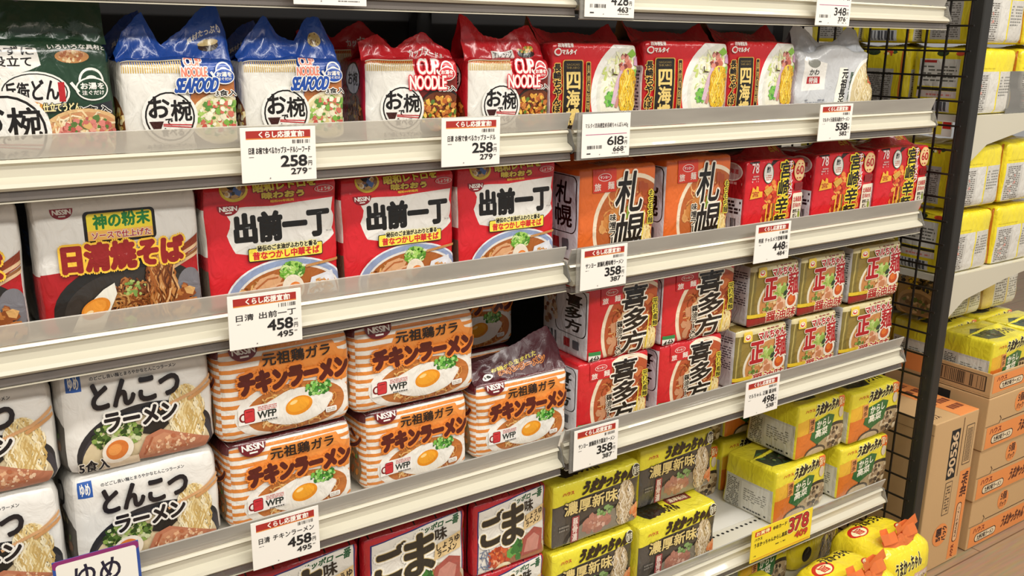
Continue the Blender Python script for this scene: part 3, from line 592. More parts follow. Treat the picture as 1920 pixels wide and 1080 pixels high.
a.text('とんこつ', .20, .60, .765, .825, '#17141a', .018, rise=.02); a.text('ラーメン', .265, .385, .735, .545, '#17141a', .014, WH, .03, rise=.02); a.text('5食入', .08, .035, .27, .155, '#17141a', .006, '#e8e0d0', .012)
l = Art(.12, .13, 102); l.rect(0, 0, 1, 1, '#cfccc6'); l.ell(.7, .2, .4, .4, '#4a453e'); l.scatter(.6, .3, .3, .3, 50, ['#8a7a5a', '#5a6a3c', '#c8b890', '#6a4a34'], .06); l.text('つ', .5, .62, .8, .86, K, .012)
Pack('tonkotsu', 'noodle_multipack', .172, .128, .12, {'all': '#e0ddd6'}, {'front': a, 'left': l}, None, SOFT, seed=20, wr=.0016, r=.016)

# -- orange striped pack
def stripe_art(seed):
    a = Art(.172, .130, seed); a.rect(0, 0, 1, 1, '#f1ece2')
    for i in range(11): a.rect(0, .02 + i * .087, 1, .058 + i * .087, '#e08a3c')
    a.poly([(.13, .47), (.15, .70), (.29, .75), (.33, .87), (.86, .88), (.9, .78), (1, .74), (1, .52), (.9, .42)], '#ec9444')
    a.ell(.55, .275, .455, .30, '#f3efe6', n=44); a.ell(.56, .27, .385, .255, '#c07438', n=44); a.noodles(.56, .27, .385, .255, 170, ['#dc9448', '#c0703a', '#eab870', '#a8582a', '#f2cc90'], .011, amp=.05)
    a.poly([(.56 + (.275 + .02 * math.sin(5 * t)) * math.cos(t), .28 + (.175 + .012 * math.cos(4 * t)) * math.sin(t)) for t in [6.283 * i / 36 for i in range(36)]], '#f0ede4')
    a.ell(.575, .285, .105, .095, '#e8921e', rot=.15); a.ell(.57, .295, .085, .072, '#f0a52c', rot=.15); a.ell(.535, .325, .03, .018, '#fbd48a', rot=.3)
    a.scatter(.73, .43, .10, .07, 110, ['#4c9a38', '#7abf50', '#2c7428', '#a8d880'], .018)
    a.rr(.12, .20, .42, .375, .01, '#f3f0ea'); a.ell(.155, .275, .03, .045, '#7a1418'); a.ell(.155, .275, .017, .028, '#f3f0ea'); a.rr(.16, .215, .24, .355, .015, '#7a1418'); a.rr(.165, .222, .235, .348, .013, '#d0323a'); a.strip([(.175, .325), (.225, .325)], .008, '#8a1a20', 2e-5)
    a.text('WFP', .26, .235, .40, .305, '#1c2a28', .004); a.lines(.265, .315, .405, .365, 3, '#c86a64', .5, False); a.lines(.26, .205, .405, .225, 1, '#4a4a4a')
    a.rr(.78, .15, .87, .205, .012, '#f3f0ea'); a.lines(.79, .16, .86, .195, 2, '#b0a89c'); a.lines(.1, .03, .22, .05, 1, '#6a6a60')
    a.text('元祖鶏ガラ', .32, .745, .83, .86, '#1c1210', .005, rise=.0); a.text('チキンラーメン', .145, .505, .965, .695, '#561610', .030, '#ea8834', .046, rise=.0)
    a.poly([(0, .955), (.3, .965), (.6, .96), (1, .97), (1, 1), (0, 1)], '#58151c'); logo(a, .085, .825, .295, .965, '#6a1018')
    return a
l = Art(.12, .13, 112); l.rect(0, 0, 1, 1, '#efe9de')
for i in range(13): l.rect(0, .015 + i * .0725, 1, .05 + i * .0725, '#dd8638')
l.ell(.55, .28, .36, .3, '#8a6a44'); l.scatter(.55, .3, .3, .24, 60, ['#b8642c', '#d88a3c', '#5a8a3c', '#8a4a24'], .05); l.text('メン', .35, .5, .9, .72, '#561610', .02, '#e8842c', .03); l.rect(0, .86, 1, 1, '#58151c')
sa = stripe_art(111)
tp = Art(.172, .12, 113); tp.rect(0, 0, 1, 1, '#4e1219'); tp.text('チキンラーメン', .2, .2, .8, .5, '#4e1219', .004, '#d88a3c', .014)
Pack('striped', 'noodle_multipack', .172, .128, .12, {'all': '#efe9de', 'top': '#4e1219'}, {'front': sa, 'left': l, 'top': tp}, None, seed=22, wr=.0016, r=.015)
ca = Art(.172, .062, 114); ca.text('お鍋から生まれた', .22, .36, .7, .5, '#d8c84c', .003, rise=.16); ca.text('チキンラーメン', .28, .16, .78, .34, '#4e1219', .004, '#d8863a', .014, rise=.14); ca.ell(.16, .22, .06, .1, WH, rot=.3); ca.text('5食', .12, .17, .2, .27, K, .003)
C3 = [(-.5, .022), (-.3, .026), (0, .04), (.25, .056), (.38, .062), (.46, .042), (.5, .03)]
Pack('striped_crown', 'noodle_multipack', .172, .128, .12, {'all': '#efe9de', 'top': '#4e1219'}, {'front': sa, 'left': l}, [dict(prof=C3, col='#44101a', m=SOFT, arts=ca, yb=.004, depth=.5, back=.5, seed=12)], seed=23, wr=.0018, r=.015)
bk = Art(.172, .13, 115); bk.rect(0, 0, 1, 1, '#c8a060')

# -- gold packs
a = Art(.132, .117, 121); a.rect(0, 0, 1, 1, '#8f7a38'); a.poly([(.0, .0), (.18, 0), (.10, .4), (.14, 1), (0, 1)], '#7d6f38'); a.strip([(.06, 0), (.05, .5), (.09, 1)], .02, '#b8a660', 2e-5); a.rect(0, .9, 1, 1, '#d8cc9c'); a.lines(.5, .93, .95, .97, 1, '#8a3a30')
a.ell(.66, .34, .50, .44, '#e4dcc4', n=40); a.ell(.67, .33, .47, .42, '#c88a50', n=40); a.scatter(.66, .3, .4, .3, 120, ['#d8a868', '#e8c890', '#b8703c', '#dcb87c'], .05)
a.scatter(.62, .5, .14, .13, 24, ['#a8c060', '#c8d88a', '#8aac48'], .06); a.scatter(.74, .5, .05, .13, 12, ['#1c3a2a', '#24503a'], .05); a.scatter(.6, .28, .12, .12, 14, ['#dca880', '#c8845c', '#e8c0a0'], .08); a.scatter(.36, .25, .08, .12, 20, ['#5a7a34', '#8aa850'], .03)
a.ell(.84, .34, .125, .145, '#f0e6d4'); a.ell(.84, .34, .085, .1, '#c8501e'); a.ell(.83, .36, .05, .055, '#e0742c')
a.text('正', .27, .42, .50, .76, '#b0101e', .030, '#f2ead8', .036); a.text('麺', .74, .43, .99, .80, '#b0101e', .016, '#f2ead8', .036); a.text('マルちゃん', .40, .79, .93, .91, '#b0101e', .012, '#f2ead8', .024, rise=.0)
a.rr(.13, .80, .28, .96, .02, '#e8c848'); a.ell(.205, .87, .05, .05, '#f4f0e0'); a.ell(.205, .87, .038, .036, '#d8402c'); a.ell(.205, .88, .024, .02, '#f4f0e0')
a.rect(.0, 0, 1, .14, '#9a1c1c'); a.rect(0, .15, 1, .21, '#e0c030'); a.text('醤油味', .34, .055, .96, .215, '#b0101e', .008, '#f6e8c8', .022)
l = Art(.12, .117, 122); l.rect(0, 0, 1, 1, '#b8b6b4'); l.lines(.4, .35, .95, .9, 14, '#4a4a4c', .5)
Pack('gold', 'noodle_multipack', .132, .117, .12, {'all': '#8a763a', 'bottom': '#8a1c1c'}, {'front': a, 'left': l}, [dict(prof=[(-.5, .004), (.1, .008), (.5, .004)], col='#cbbf90', yb=.01, depth=.3, back=.9, seed=3)], seed=24, wr=.002, r=.008)

# -- red pack with a white sesame panel
a = Art(.17, .13, 131); a.rect(0, 0, 1, 1, '#b3222a'); a.poly([(.045, -.05), (.055, .90), (.97, 1.0), (.975, -.05)], '#202a6a'); a.poly([(.06, -.05), (.07, .885), (.955, .985), (.96, -.05)], '#e6e2d8')
a.text('サッポロ', .50, .84, .76, .915, '#1f5a3a', .007, skew=.2, rise=.12); a.text('一番', .79, .84, .925, .955, '#1f5a3a', .007, skew=.1, rise=.12)
a.ell(.64, .0, .38, .42, '#c2b49a'); a.ell(.64, -.01, .35, .39, '#a86a44'); a.scatter(.34, .2, .16, .14, 60, ['#c8502c', '#e07a44', '#d8643a', '#a83c20', '#f0b088'], .04); a.scatter(.56, .25, .08, .17, 22, ['#3a7a34', '#6aa850', '#2a5c28'], .06); a.poly([(.64, .1), (.68, .36), (.82, .46), (.94, .4), (.94, .1)], '#a8544a'); a.poly([(.68, .14), (.72, .32), (.82, .38), (.9, .3), (.88, .12)], '#c88a7c'); a.ell(.4, .0, .12, .1, '#f0e4c0'); a.ell(.4, -.01, .07, .06, '#e8a02c')
a.noodles(.14, .2, .08, .22, 8, ['#5a6a8a', '#8a94a8'], .008, amp=.1)
a.text('ご', .10, .40, .40, .80, '#2c2822', .036, '#c9b070', .034, out2='#f4f0e4', ow2=.044, rise=.1); a.text('ま', .38, .34, .66, .84, '#2c2822', .036, '#c9b070', .034, out2='#f4f0e4', ow2=.044, rise=.1)
a.text('味', .68, .70, .80, .86, K, .006, rise=.1); a.poly([(.66, .46), (.68, .66), (.95, .74), (.94, .52)], '#dcc08c'); a.text('しょうゆ', .69, .575, .935, .66, K, .005, rise=.2); a.text('ラーメン', .70, .49, .90, .565, K, .005, rise=.2)
l = Art(.12, .13, 132); l.rect(0, 0, 1, 1, '#b3222a'); l.rect(.86, 0, .9, 1, '#2a1a18'); l.rect(.35, .1, .8, .8, '#c8c0b4'); l.rect(.4, .62, .8, .8, '#d8c030')
tp = Art(.17, .12, 133); tp.rect(0, 0, 1, 1, '#b3222a')
for i in range(5): tp.strip([(.05 + i * .22, 0), (.12 + i * .22, 1)], .014, '#2a1418', 2e-5)
tp.text('ごま', .22, .2, .5, .7, '#2c2822', .014, '#c9b070', .024); tp.rr(.55, .25, .8, .7, .01, '#c9b890'); tp.text('しょうゆ', .57, .48, .78, .66, K, .004); tp.text('ラーメン', .57, .29, .78, .46, K, .004)
Pack('sesame', 'noodle_multipack', .17, .128, .12, {'all': '#b3222a'}, {'front': a, 'left': l, 'top': tp}, None, seed=26, wr=.0014, r=.007)

# -- yellow-topped grey packs
UMA = 'うまかっちゃん'
a = Art(.19, .118, 141); a.rect(0, 0, 1, 1, '#4c463e'); a.poly([(0, .66), (.3, .72), (1, .76), (1, 1), (0, 1)], '#e8dc3a'); a.poly([(0, 0), (.13, 0), (.13, .66), (0, .64)], '#55504a')
a.ell(.62, .02, .5, .42, '#2c2926', n=40); a.ell(.62, .0, .46, .38, '#8a8272', n=40); a.scatter(.5, .24, .15, .14, 50, ['#c89884', '#b8806c', '#d8b09c', '#a87464'], .045); a.scatter(.58, .40, .08, .06, 24, ['#6a8a4a', '#8aa868'], .025)
a.noodles(.82, .40, .12, .36, 90, ['#e2d2b4', '#cdb68e', '#eee2cc', '#b09870'], .012, 'hang', .13); a.scatter(.95, .22, .04, .12, 12, ['#d87c48', '#e09a68'], .04)
a.text('濃厚新味', .12, .50, .72, .70, '#e6cf86', .007, '#2c251e', .014, rise=.0); a.rr(.20, .04, .285, .46, .012, '#a04848'); a.text('豚骨濃', .215, .06, .27, .44, '#f0dcd0', .004, vert=True); a.lines(.06, .28, .17, .38, 2, '#8a847a')
a.text(UMA, .30, .76, .90, .93, '#2a1c10', .018, skew=.3, rise=.02); a.text('ハウス', .1, .82, .22, .87, '#c02a28', .003); a.ell(.95, .87, .055, .10, '#f0ecd0'); a.ell(.95, .87, .048, .09, '#3a3428'); a.text('旨辛', .915, .81, .985, .93, '#f0ecd0', .003)
l = Art(.12, .118, 142); l.rect(0, 0, 1, 1, '#d8cc36'); l.rect(.06, 0, .94, .62, '#b9b6b0'); l.lines(.15, .08, .85, .56, 9, '#6a6866')
tp = Art(.19, .12, 143); tp.rect(0, 0, 1, 1, '#dfd338'); tp.poly([(.2, .12), (.45, .18), (.5, .6), (.3, .8), (.12, .5)], '#2c2a22'); tp.text(UMA, .2, .12, .6, .4, '#2a1c10', .012); tp.text('うまかっちゃん', .5, .5, .92, .75, '#3a3418', .008); tp.rr(.55, .3, .85, .46, .01, '#7a2c34'); tp.text('濃厚新味', .58, .33, .82, .43, '#e8d8b8', .003)
CU = [(-.5, .0), (-.3, .004), (0, .01), (.3, .01), (.5, .0)]
Pack('grey_yellow', 'noodle_multipack', .19, .116, .13, {'all': '#e0d439', 'left': '#d8cc36'}, {'front': a, 'left': l, 'top': tp}, [dict(prof=CU, col='#dfd338', yb=.05, depth=.7, back=.5, seed=13)], seed=28, wr=.0016, r=.008)
# -- yellow packs with a green leaf panel
a = Art(.15, .117, 151); a.rect(0, 0, 1, 1, '#e9d93a'); a.poly([(0, 0), (.5, 0), (.42, .3), (.2, .55), (0, .62)], '#dd7a2e'); a.poly([(0, .45), (.3, .5), (.2, .75), (0, .7)], '#e8b436')
a.ell(.8, .14, .42, .40, '#3a342c', n=40); a.ell(.80, .12, .38, .36, '#b8a078', n=40); a.scatter(.82, .26, .24, .2, 60, ['#a89070', '#c8b490', '#8a7050', '#5a4a38', '#d8c8a8', '#403428'], .055); a.ell(.40, .06, .22, .14, '#4a4238'); a.ell(.4, .05, .19, .11, '#d0bc98')
a.poly([(.24, .36), (.30, .66), (.60, .74), (.74, .68), (.66, .34), (.4, .22)], '#2c6a34'); a.text('からし', .36, .52, .66, .66, '#f4f2dc', .008, rise=.1); a.text('高菜', .34, .35, .60, .50, '#f4f2dc', .008, rise=.1); a.rect(.20, .48, .31, .74, '#e09a58'); a.text('博多', .215, .5, .295, .72, '#4a1c10', .003, vert=True)
a.text(UMA, .30, .76, .86, .94, '#231a0e', .018, '#f4ec9a', .028, skew=.3, rise=.1); a.text('ハウス', .12, .86, .3, .91, '#c02a28', .003); a.ell(.90, .90, .09, .13, '#e8742c'); a.text('旨い', .83, .83, .97, .97, '#f8e8b0', .006, '#b02418', .014); a.ell(.88, .70, .05, .1, '#d8c8b0')
l = Art(.13, .117, 152); l.rect(0, 0, 1, 1, '#ded232'); l.rect(.04, 0, .96, .64, '#c4c2ba'); l.lines(.08, .06, .32, .60, 16, '#55534e', .6); l.rect(.37, .04, .9, .6, '#d6d4cc'); l.lines(.42, .26, .86, .5, 6, '#8a8880'); l.lines(.42, .08, .86, .14, 1, '#3a3a36')
tp = Art(.15, .13, 153); tp.rect(0, 0, 1, 1, '#e3d636'); tp.poly([(.1, .2), (.5, .15), (.62, .5), (.3, .72), (.08, .55)], '#2a3c28'); tp.text(UMA, .3, .2, .85, .45, '#231a0e', .012); tp.scatter(.35, .5, .2, .2, 24, ['#3a6a3c', '#5a5040', '#1f2a1c', '#8a9a5c'], .05)
Pack('leaf_yellow', 'noodle_multipack', .15, .116, .13, {'all': '#e6d838', 'left': '#ded232'}, {'front': a, 'left': l, 'top': tp}, [dict(prof=CU, col='#e3d636', yb=.05, depth=.7, back=.5, seed=14)], seed=30, wr=.0016, r=.008)
# -- large yellow pack with an orange bow
a = Art(.17, .15, 161); a.rect(0, 0, 1, 1, '#f0da2e'); a.text(UMA, .16, .66, .7, .86, '#231a0e', .012, '#f4ec9a', .02, rise=.1); a.rr(.55, .5, .92, .62, .02, '#d8b0a0'); a.text('九州の味', .58, .52, .9, .6, WH, .004); a.noodles(.7, .25, .26, .3, 60, ['#c8a45c', '#6a5438', '#e8d09a', '#3a2c1c'], .016, 'hang', .14); a.ell(.22, .3, .09, .12, '#1c1612'); a.lines(.05, .5, .2, .56, 1, '#8a7a20')
l = Art(.14, .15, 162); l.rect(0, 0, 1, 1, '#f0da2e')
tp = Art(.17, .14, 163); tp.rect(0, 0, 1, 1, '#f0da2e'); tp.ell(.82, .34, .15, .18, '#c8281e'); tp.ell(.82, .34, .13, .155, '#f4ecc0'); tp.text('旨味', .73, .24, .91, .44, '#c8281e', .01); tp.ell(.2, .7, .16, .14, '#c8281e'); tp.ell(.2, .68, .12, .1, '#f4ecc0'); tp.text('旨', .14, .62, .27, .76, '#c8281e', .01); tp.text(UMA, .3, .72, .9, .9, '#231a0e', .012); tp.lines(.5, .1, .7, .2, 2, '#4a4020')
Pack('bow_yellow', 'noodle_multipack', .17, .15, .14, {'all': '#f0da2e'}, {'front': a, 'left': l, 'top': tp}, None, seed=32, wr=.0026, r=.022, taper=.08, puff=(.01, .006, .008))
# -- yellow packs stacked on the end display, seen from behind
def panel(seed, W):
    a = Art(W, .135, seed); a.rect(0, 0, 1, 1, '#eedb2c'); a.rect(.03, .0, .60, .66, '#cfccc4'); a.lines(.06, .05, .36, .62, 18, '#6a645c', .55); a.rect(.40, .0, .60, .66, '#dedbd2'); a.rect(.63, .02, .93, .66, '#d4d0c6'); a.lines(.65, .28, .91, .6, 7, '#8a8880'); a.rect(.95, 0, .975, 1, '#c8742c'); a.scatter(.2, .3, .1, .2, 10, ['#d89a8c'], .02); a.lines(.05, .70, .5, .73, 1, '#d8c418'); return a
def side(seed):
    a = Art(.13, .135, seed); a.rect(0, 0, 1, 1, '#e4d02a'); a.rect(.12, .42, .82, .84, '#d4d2ca'); a.rect(.16, .78, .42, .82, '#a8322c'); a.lines(.16, .5, .78, .76, 5, '#6a6a62', .45); a.rect(.12, .36, .82, .405, '#33302a'); a.rect(.12, .25, .82, .355, '#dccfc8'); a.lines(.3, .28, .74, .33, 1, '#d88a84'); a.rect(.2, .02, .72, .2, '#c9cbd0'); a.bars(.24, .04, .68, .19, '#55565c', 7); a.rect(.9, 0, .94, 1, '#c8742c'); a.ell(.5, .93, .1, .05, '#2a3a1c'); a.ell(.8, .93, .08, .04, '#c84a2c'); return a
def side2(seed):
    a = Art(.13, .135, seed); a.rect(0, 0, 1, 1, '#e4d02a'); a.rect(.2, .06, .72, .66, '#b4b0aa'); a.lines(.24, .1, .68, .62, 16, '#716c66', .55); a.rect(.84, 0, .89, 1, '#c87030'); a.ell(.3, .92, .12, .05, '#2c3a24'); a.scatter(.6, .92, .16, .04, 12, ['#c84a2c', '#f4ecc0', '#3a5a2c'], .04); return a
for kd, sdx, sc_ in (('back_a', side(171), 33), ('back_b', side2(172), 34)):
    Pack(kd, 'noodle_multipack', .17, .133, .13, {'all': '#ecd92c'}, {'front': panel(173, .17), 'left': sdx}, [dict(prof=[(-.5, .0), (-.2, .008), (.1, .012), (.5, .0)], col='#efdd2c', yb=.03, depth=.7, back=.5, seed=sc_)], seed=sc_, wr=.0018, r=.011, puff=(.004, .003, .005))
a = Art(.17, .135, 181); a.rect(0, 0, 1, 1, '#d8c070'); a.rect(0, .66, 1, 1, '#e4cc34'); a.rect(.25, .02, .6, .7, '#c8c4ba'); a.lines(.28, .1, .58, .64, 10, '#7a746a'); a.rect(.64, .02, .94, .7, '#d4d0c6'); a.lines(.66, .2, .92, .62, 8, '#8a8880')
l = Art(.13, .135, 182); l.rect(0, 0, 1, 1, '#b89a5c'); l.scatter(.5, .75, .4, .2, 60, ['#3a3418', '#e0c838', '#6a5a28', '#1f1a10'], .07); l.ell(.5, .28, .44, .32, '#c8a878'); l.ell(.5, .26, .38, .26, '#9a8058'); l.scatter(.5, .28, .32, .2, 40, ['#b8986a', '#d8c098', '#7a6240', '#6a7a3c'], .06)
Pack('brown_back', 'noodle_multipack', .17, .133, .13, {'all': '#d0b04a'}, {'front': a, 'left': l}, None, seed=36, wr=.0018, r=.016)

# ------------------------------------------------------------------ the store: floor, gondola, shelves, posts
def floor():
    bm = bmesh.new(); bm_box(bm, -3.5, -3.2, -0.06, 5.0, 3.2, 0.0); o = bm_done(bm, 'floor', None)
    m = bpy.data.materials.new('wood_plank_floor'); m.use_nodes = True; nt = m.node_tree; b = nt.nodes['Principled BSDF']; b.inputs['Roughness'].default_value = 0.42
    tc = nt.nodes.new('ShaderNodeTexCoord'); mp = nt.nodes.new('ShaderNodeMapping'); mp.inputs['Scale'].default_value = (1, 14, 1)
    nz = nt.nodes.new('ShaderNodeTexNoise'); nz.inputs['Scale'].default_value = 9; nz.inputs['Detail'].default_value = 6
    br = nt.nodes.new('ShaderNodeTexBrick'); br.inputs['Scale'].default_value = 1; br.inputs['Brick Width'].default_value = 0.9; br.inputs['Row Height'].default_value = 0.12; br.inputs['Mortar Size'].default_value = 0.002
    br.inputs['Color1'].default_value = lin('#ae9274'); br.inputs['Color2'].default_value = lin('#a2876a'); br.inputs['Mortar'].default_value = lin('#7a5f4a')
    mx = nt.nodes.new('ShaderNodeMix'); mx.data_type = 'RGBA'; mx.blend_type = 'MULTIPLY'; mx.inputs['Factor'].default_value = 0.5
    L = nt.links.new; L(tc.outputs['Object'], mp.inputs['Vector']); L(mp.outputs['Vector'], nz.inputs['Vector']); L(tc.outputs['Object'], br.inputs['Vector'])
    L(br.outputs['Color'], mx.inputs['A']); L(nz.outputs['Color'], mx.inputs['B']); L(mx.outputs['Result'], b.inputs['Base Color'])
    o.data.materials.append(m); o['kind'] = 'structure'
floor()
for nm, dims in (('ceiling', (-3.5, -3.2, 3.0, 5.0, 3.2, 3.06)), ('wall_back', (-3.5, 3.2, 0, 5.0, 3.26, 3.0))):
    o = box(nm, dims, mat('store_paint', '#d8d2c6', .8, 0, .04, 3)); o['kind'] = 'structure'
g = empty('gondola_frame', (-0.1, 0.47, 0)); tag(g, 'dark back panel and uprights carrying the noodle shelves', 'shelf frame')
def part(o, p):
    o.parent = p; o.matrix_parent_inverse = p.matrix_basis.inverted(); return o
part(box('back_panel', (-1.3, .465, .0, .972, .485, 1.7), M_BACK), g)
for x in (-1.28, -.02, .945): part(box('upright', (x, .435, .087, x + .03, .464, 1.7), M_BACK), g)
d = empty('base_deck', (-.15, .2, 0)); tag(d, 'low cream base deck on the floor under the shelves', 'shelf base')
part(box('deck_plate', (-1.25, -.185, .075, .955, .43, .086), M_PLATE, None, .002), d); part(box('kick_plate', (-1.24, -.155, .0, .95, -.145, .0745), M_BACK), d)

def shelf(x0, x1, c, label, holes=False):
    s = empty('shelf', ((x0 + x1) / 2, 0.02, c)); tag(s, label, 'shelf', 'noodle shelves')
    bm = bmesh.new(); bm_prism(bm, [(.0215, c + .004), (.43, c + .004), (.43, c + .02), (.0215, c + .02)], x0, x1); pl = part(bm_done(bm, 'shelf_plate', M_PLATE), s)
    if holes:
        bm = bmesh.new(); x = x0 + .03
        while x < x1 - .03:
            q = [bm.verts.new((x + .0034 * math.cos(t), .078 + .0034 * math.sin(t), c + .0204)) for t in [6.283 * i / 8 for i in range(8)]]; bm.faces.new(q); x += .0136
        bm_done(bm, 'slot_row', M_HOLE, pl)
    bm = bmesh.new(); bm_prism(bm, [(.0205, c + .0275), (.012, c + .0275), (.0095, c + .0245), (.0135, c + .0215), (.0125, c + .010), (.0015, c + .0045), (-.0005, c + .0005), (.003, c - .0028), (.0205, c - .0028)], x0, x1)
    part(bm_done(bm, 'price_rail', M_RAIL), s)
    bm = bmesh.new(); bm_prism(bm, [(.017, c + .0282), (.0085, c + .053), (.0065, c + .0522), (.0145, c + .0282)], x0, x1); part(bm_done(bm, 'clear_fence', M_FENCE), s)
    bm = bmesh.new(); bm_prism(bm, [(.0065, c - .0031), (.0095, c - .0031), (.0085, c - .0128), (.006, c - .014), (.0045, c - .0128)], x0, x1); fl = part(bm_done(bm, 'clear_flap', M_FLAP), s)
    bm = bmesh.new(); bm_prism(bm, [(.004, c - .0143), (.009, c - .0143), (.009, c - .0155), (.004, c - .0155)], x0, x1); bm_done(bm, 'flap_edge_highlight', M_RAIL, fl)  # cream strip stands in for the bright highlight along the flap's lower edge
    bm = bmesh.new(); bm_prism(bm, [(.022, c + .03), (.009, c + .029), (-.003, c + .001), (.003, c - .005), (.022, c - .005)], x1 + .0005, x1 + .0025); part(bm_done(bm, 'end_cap', M_HOLD), s)
    return s
SL = {0: (1.289, 1.286), 1: (1.0897, 1.089), 2: (.894, .888), 3: (.593, .597), 4: (.270, .270)}
ORD = ['top shelf whose underside and rail edge close the top of the picture', 'cream shelf holding bowl-noodle bags and champon packs', 'cream shelf holding yakisoba, wavy-panel red and orange packs', 'cream shelf holding tonkotsu, striped and gold packs stacked two high', 'cream shelf holding sesame and yellow packs, partly empty']
for i, (l, r) in SL.items():
    shelf(-1.22, -.008, l, ORD[i] + ', left section'); shelf(.002, .900 if i < 3 else .898, r, ORD[i] + ', right section', holes=i > 2)
def zt(i, right=False): return SL[i][1 if right else 0] + .0205
ln = box('shelf_liner', (.43, .09, zt(4, True) + .0002, .60, .36, zt(4, True) + .0012), M_WHITE); tag(ln, 'white plastic sheet lying on the empty part of the lower shelf', 'shelf liner')

# end mesh and post
m = empty('wire_mesh_panel', (.992, .24, 0)); tag(m, 'black wire grid closing the right end of the shelves', 'wire mesh')
for k in range(11):
    bm = bmesh.new(); bm_box(bm, .990, .012 + k * .045 - .002, .0, .994, .012 + k * .045 + .002, 1.7, .0008); part(bm_done(bm, 'upright_wire', M_WIRE), m)
for k in range(33):
    z = .05 + k * .0492; bm = bmesh.new(); bm_box(bm, .986, .0, z - .002, .9898, .47, z + .002, .0008); part(bm_done(bm, 'cross_wire', M_WIRE), m)
ps = box('end_post', (1.006, -.006, .0, 1.036, .022, 1.75), M_POST, None, .003); tag(ps, 'black square steel post at the end of the wire mesh', 'post')

# end display beyond the mesh, facing away to the right
def end_shelf(z, label):
    s = empty('end_shelf', (1.25, .3, z)); tag(s, label, 'shelf', 'shelves of the end display')
    part(box('shelf_plate', (1.045, .024, z - .014, 1.50, .9, z), M_PLATE), s)
    bm = bmesh.new(); P = [(1.045, z), (1.045, z - .11), (1.075, z - .095), (1.13, z - .062), (1.30, z - .034), (1.50, z - .014), (1.50, z)]
    a_ = [bm.verts.new((x, .018, q)) for x, q in P]; b_ = [bm.verts.new((x, .0235, q)) for x, q in P]
    bm.faces.new(a_); bm.faces.new(b_[::-1])
    for i in range(len(P)): bm.faces.new((a_[i], b_[i], b_[(i + 1) % len(P)], a_[(i + 1) % len(P)]))
    part(bm_done(bm, 'side_bracket', M_RAIL), s); part(box('shelf_edge', (1.501, .018, z - .03, 1.515, .9, z + .012), M_RAIL), s)
    return s
end_shelf(1.10, 'upper cream shelf of the end display beyond the black post'); end_shelf(.755, 'lower cream shelf of the end display beyond the black post')
box_ = lambda *k: None
dv = box('shelf_divider', (1.20, .026, 1.1005, 1.46, .0275, 1.19), M_HOLD, None, .0005); tag(dv, 'clear plastic divider on the upper end-display shelf', 'divider')

# ------------------------------------------------------------------ packs on the shelves
ROW = [None, 'packs on the first shelf', 'packs on the second shelf', 'packs on the third shelf', 'packs on the fourth shelf', 'packs on the base deck']
F = .042; z1, z1r, z2, z2r, z3, z3r, z4 = zt(1), zt(1, 1), zt(2), zt(2, 1), zt(3), zt(3, 1), zt(4)
def g_(k): return ROW[k]
# first shelf
put('green', -.683, F, z1, 'dark green bowl-udon bag at the left end of the first shelf', g_(1), .02, (1.0, 1, 1))
put('blue', -.5415, F, z1, 'blue and white seafood bag with a slanted torn-looking top beside the green bag', g_(1), .0, (1.0, 1, 1))
put('blue_peaks', -.406, F, z1, 'blue and white seafood bag with two rounded film peaks beside the red bags', g_(1), .01)
put('blue', -.600, F + .115, z1, 'dark blue bag behind the gap between green bag and slanted blue bag', g_(1), .05, (1, 1, .95))
put('blue', -.455, F + .115, z1, 'dark blue bag behind the two front seafood bags', g_(1), .0, (1, 1, .9))
put('red', -.236, F + .006, z1, 'red and white bowl-noodle bag turned to show its side, next to the blue bag', g_(1), -.10)
put('red_peaks', -.091, F, z1, 'red and white bowl-noodle bag with a raised left corner, by the shelf joint', g_(1), .0, (1.04, 1, 1))
put('red', -.275, F + .12, z1, 'red bag behind the turned red and white bag', g_(1), .0, (1.05, 1, 1.1))
put('champon', .063, F, z1r, 'red champon pack with a black plaque just right of the shelf joint', g_(1), .0, (.97, 1, 1))
put('champon', .252, F, z1r, 'red champon pack with a black plaque, the middle one of three', g_(1), -.02, (1.08, 1, 1.03))
put('champon', .428, F, z1r, 'red champon pack with a black plaque beside the silver pack', g_(1), .0, (.98, 1, 1.04))
put('silver', .625, F, z1r, 'silver crinkled pack with a price sticker at the right end of the first shelf', g_(1), -.06, (1.2, 1, 1.05))
# second shelf
put('yakisoba', -.808, F, z2, 'white and red yakisoba pack cut off by the left edge of the picture', g_(2))
put('yakisoba', -.620, F, z2, 'white and red yakisoba pack with a fried egg, shown whole', g_(2))
WV = ['first', 'middle', 'last']
put('wavy', -.440, F, z2, 'red pack with wavy white panel beside the yakisoba pack', g_(2), .0, (.97, 1, .98))
put('wavy', -.265, F, z2, 'red pack with wavy white panel between two alike', g_(2), .01, (.97, 1, .96))
put('wavy', -.089, F, z2, 'red pack with wavy white panel beside the orange packs', g_(2), .0, (.97, 1, .99))
for x, w in ((-.452, 'left'), (-.275, 'middle'), (-.100, 'right')): put('wavy', x, F + .136, z2, 'red pack in the row behind the %s front pack with wavy white panel' % w, g_(2), .0, (.96, .9, .96))
put('orange', .118, F, z2r, 'orange pack with black brush characters just right of the joint', g_(2), .0, (.98, 1, 1))
put('orange', .294, F, z2r, 'orange pack with black brush characters beside the red spicy packs', g_(2), .01, (.95, 1, 1.02))
put('spicy', .487, F, z2r, 'red spicy pack with the 60 roundel beside the orange packs', g_(2), .0, (.99, 1, 1))
put('spicy', .685, F, z2r, 'red spicy pack with the 60 roundel, middle of three', g_(2), .0, (1.14, 1, 1.01))
put('spicy', .870, F, z2r, 'red spicy pack with the 60 roundel beside the wire mesh', g_(2), .0, (1.1, 1, 1.02))
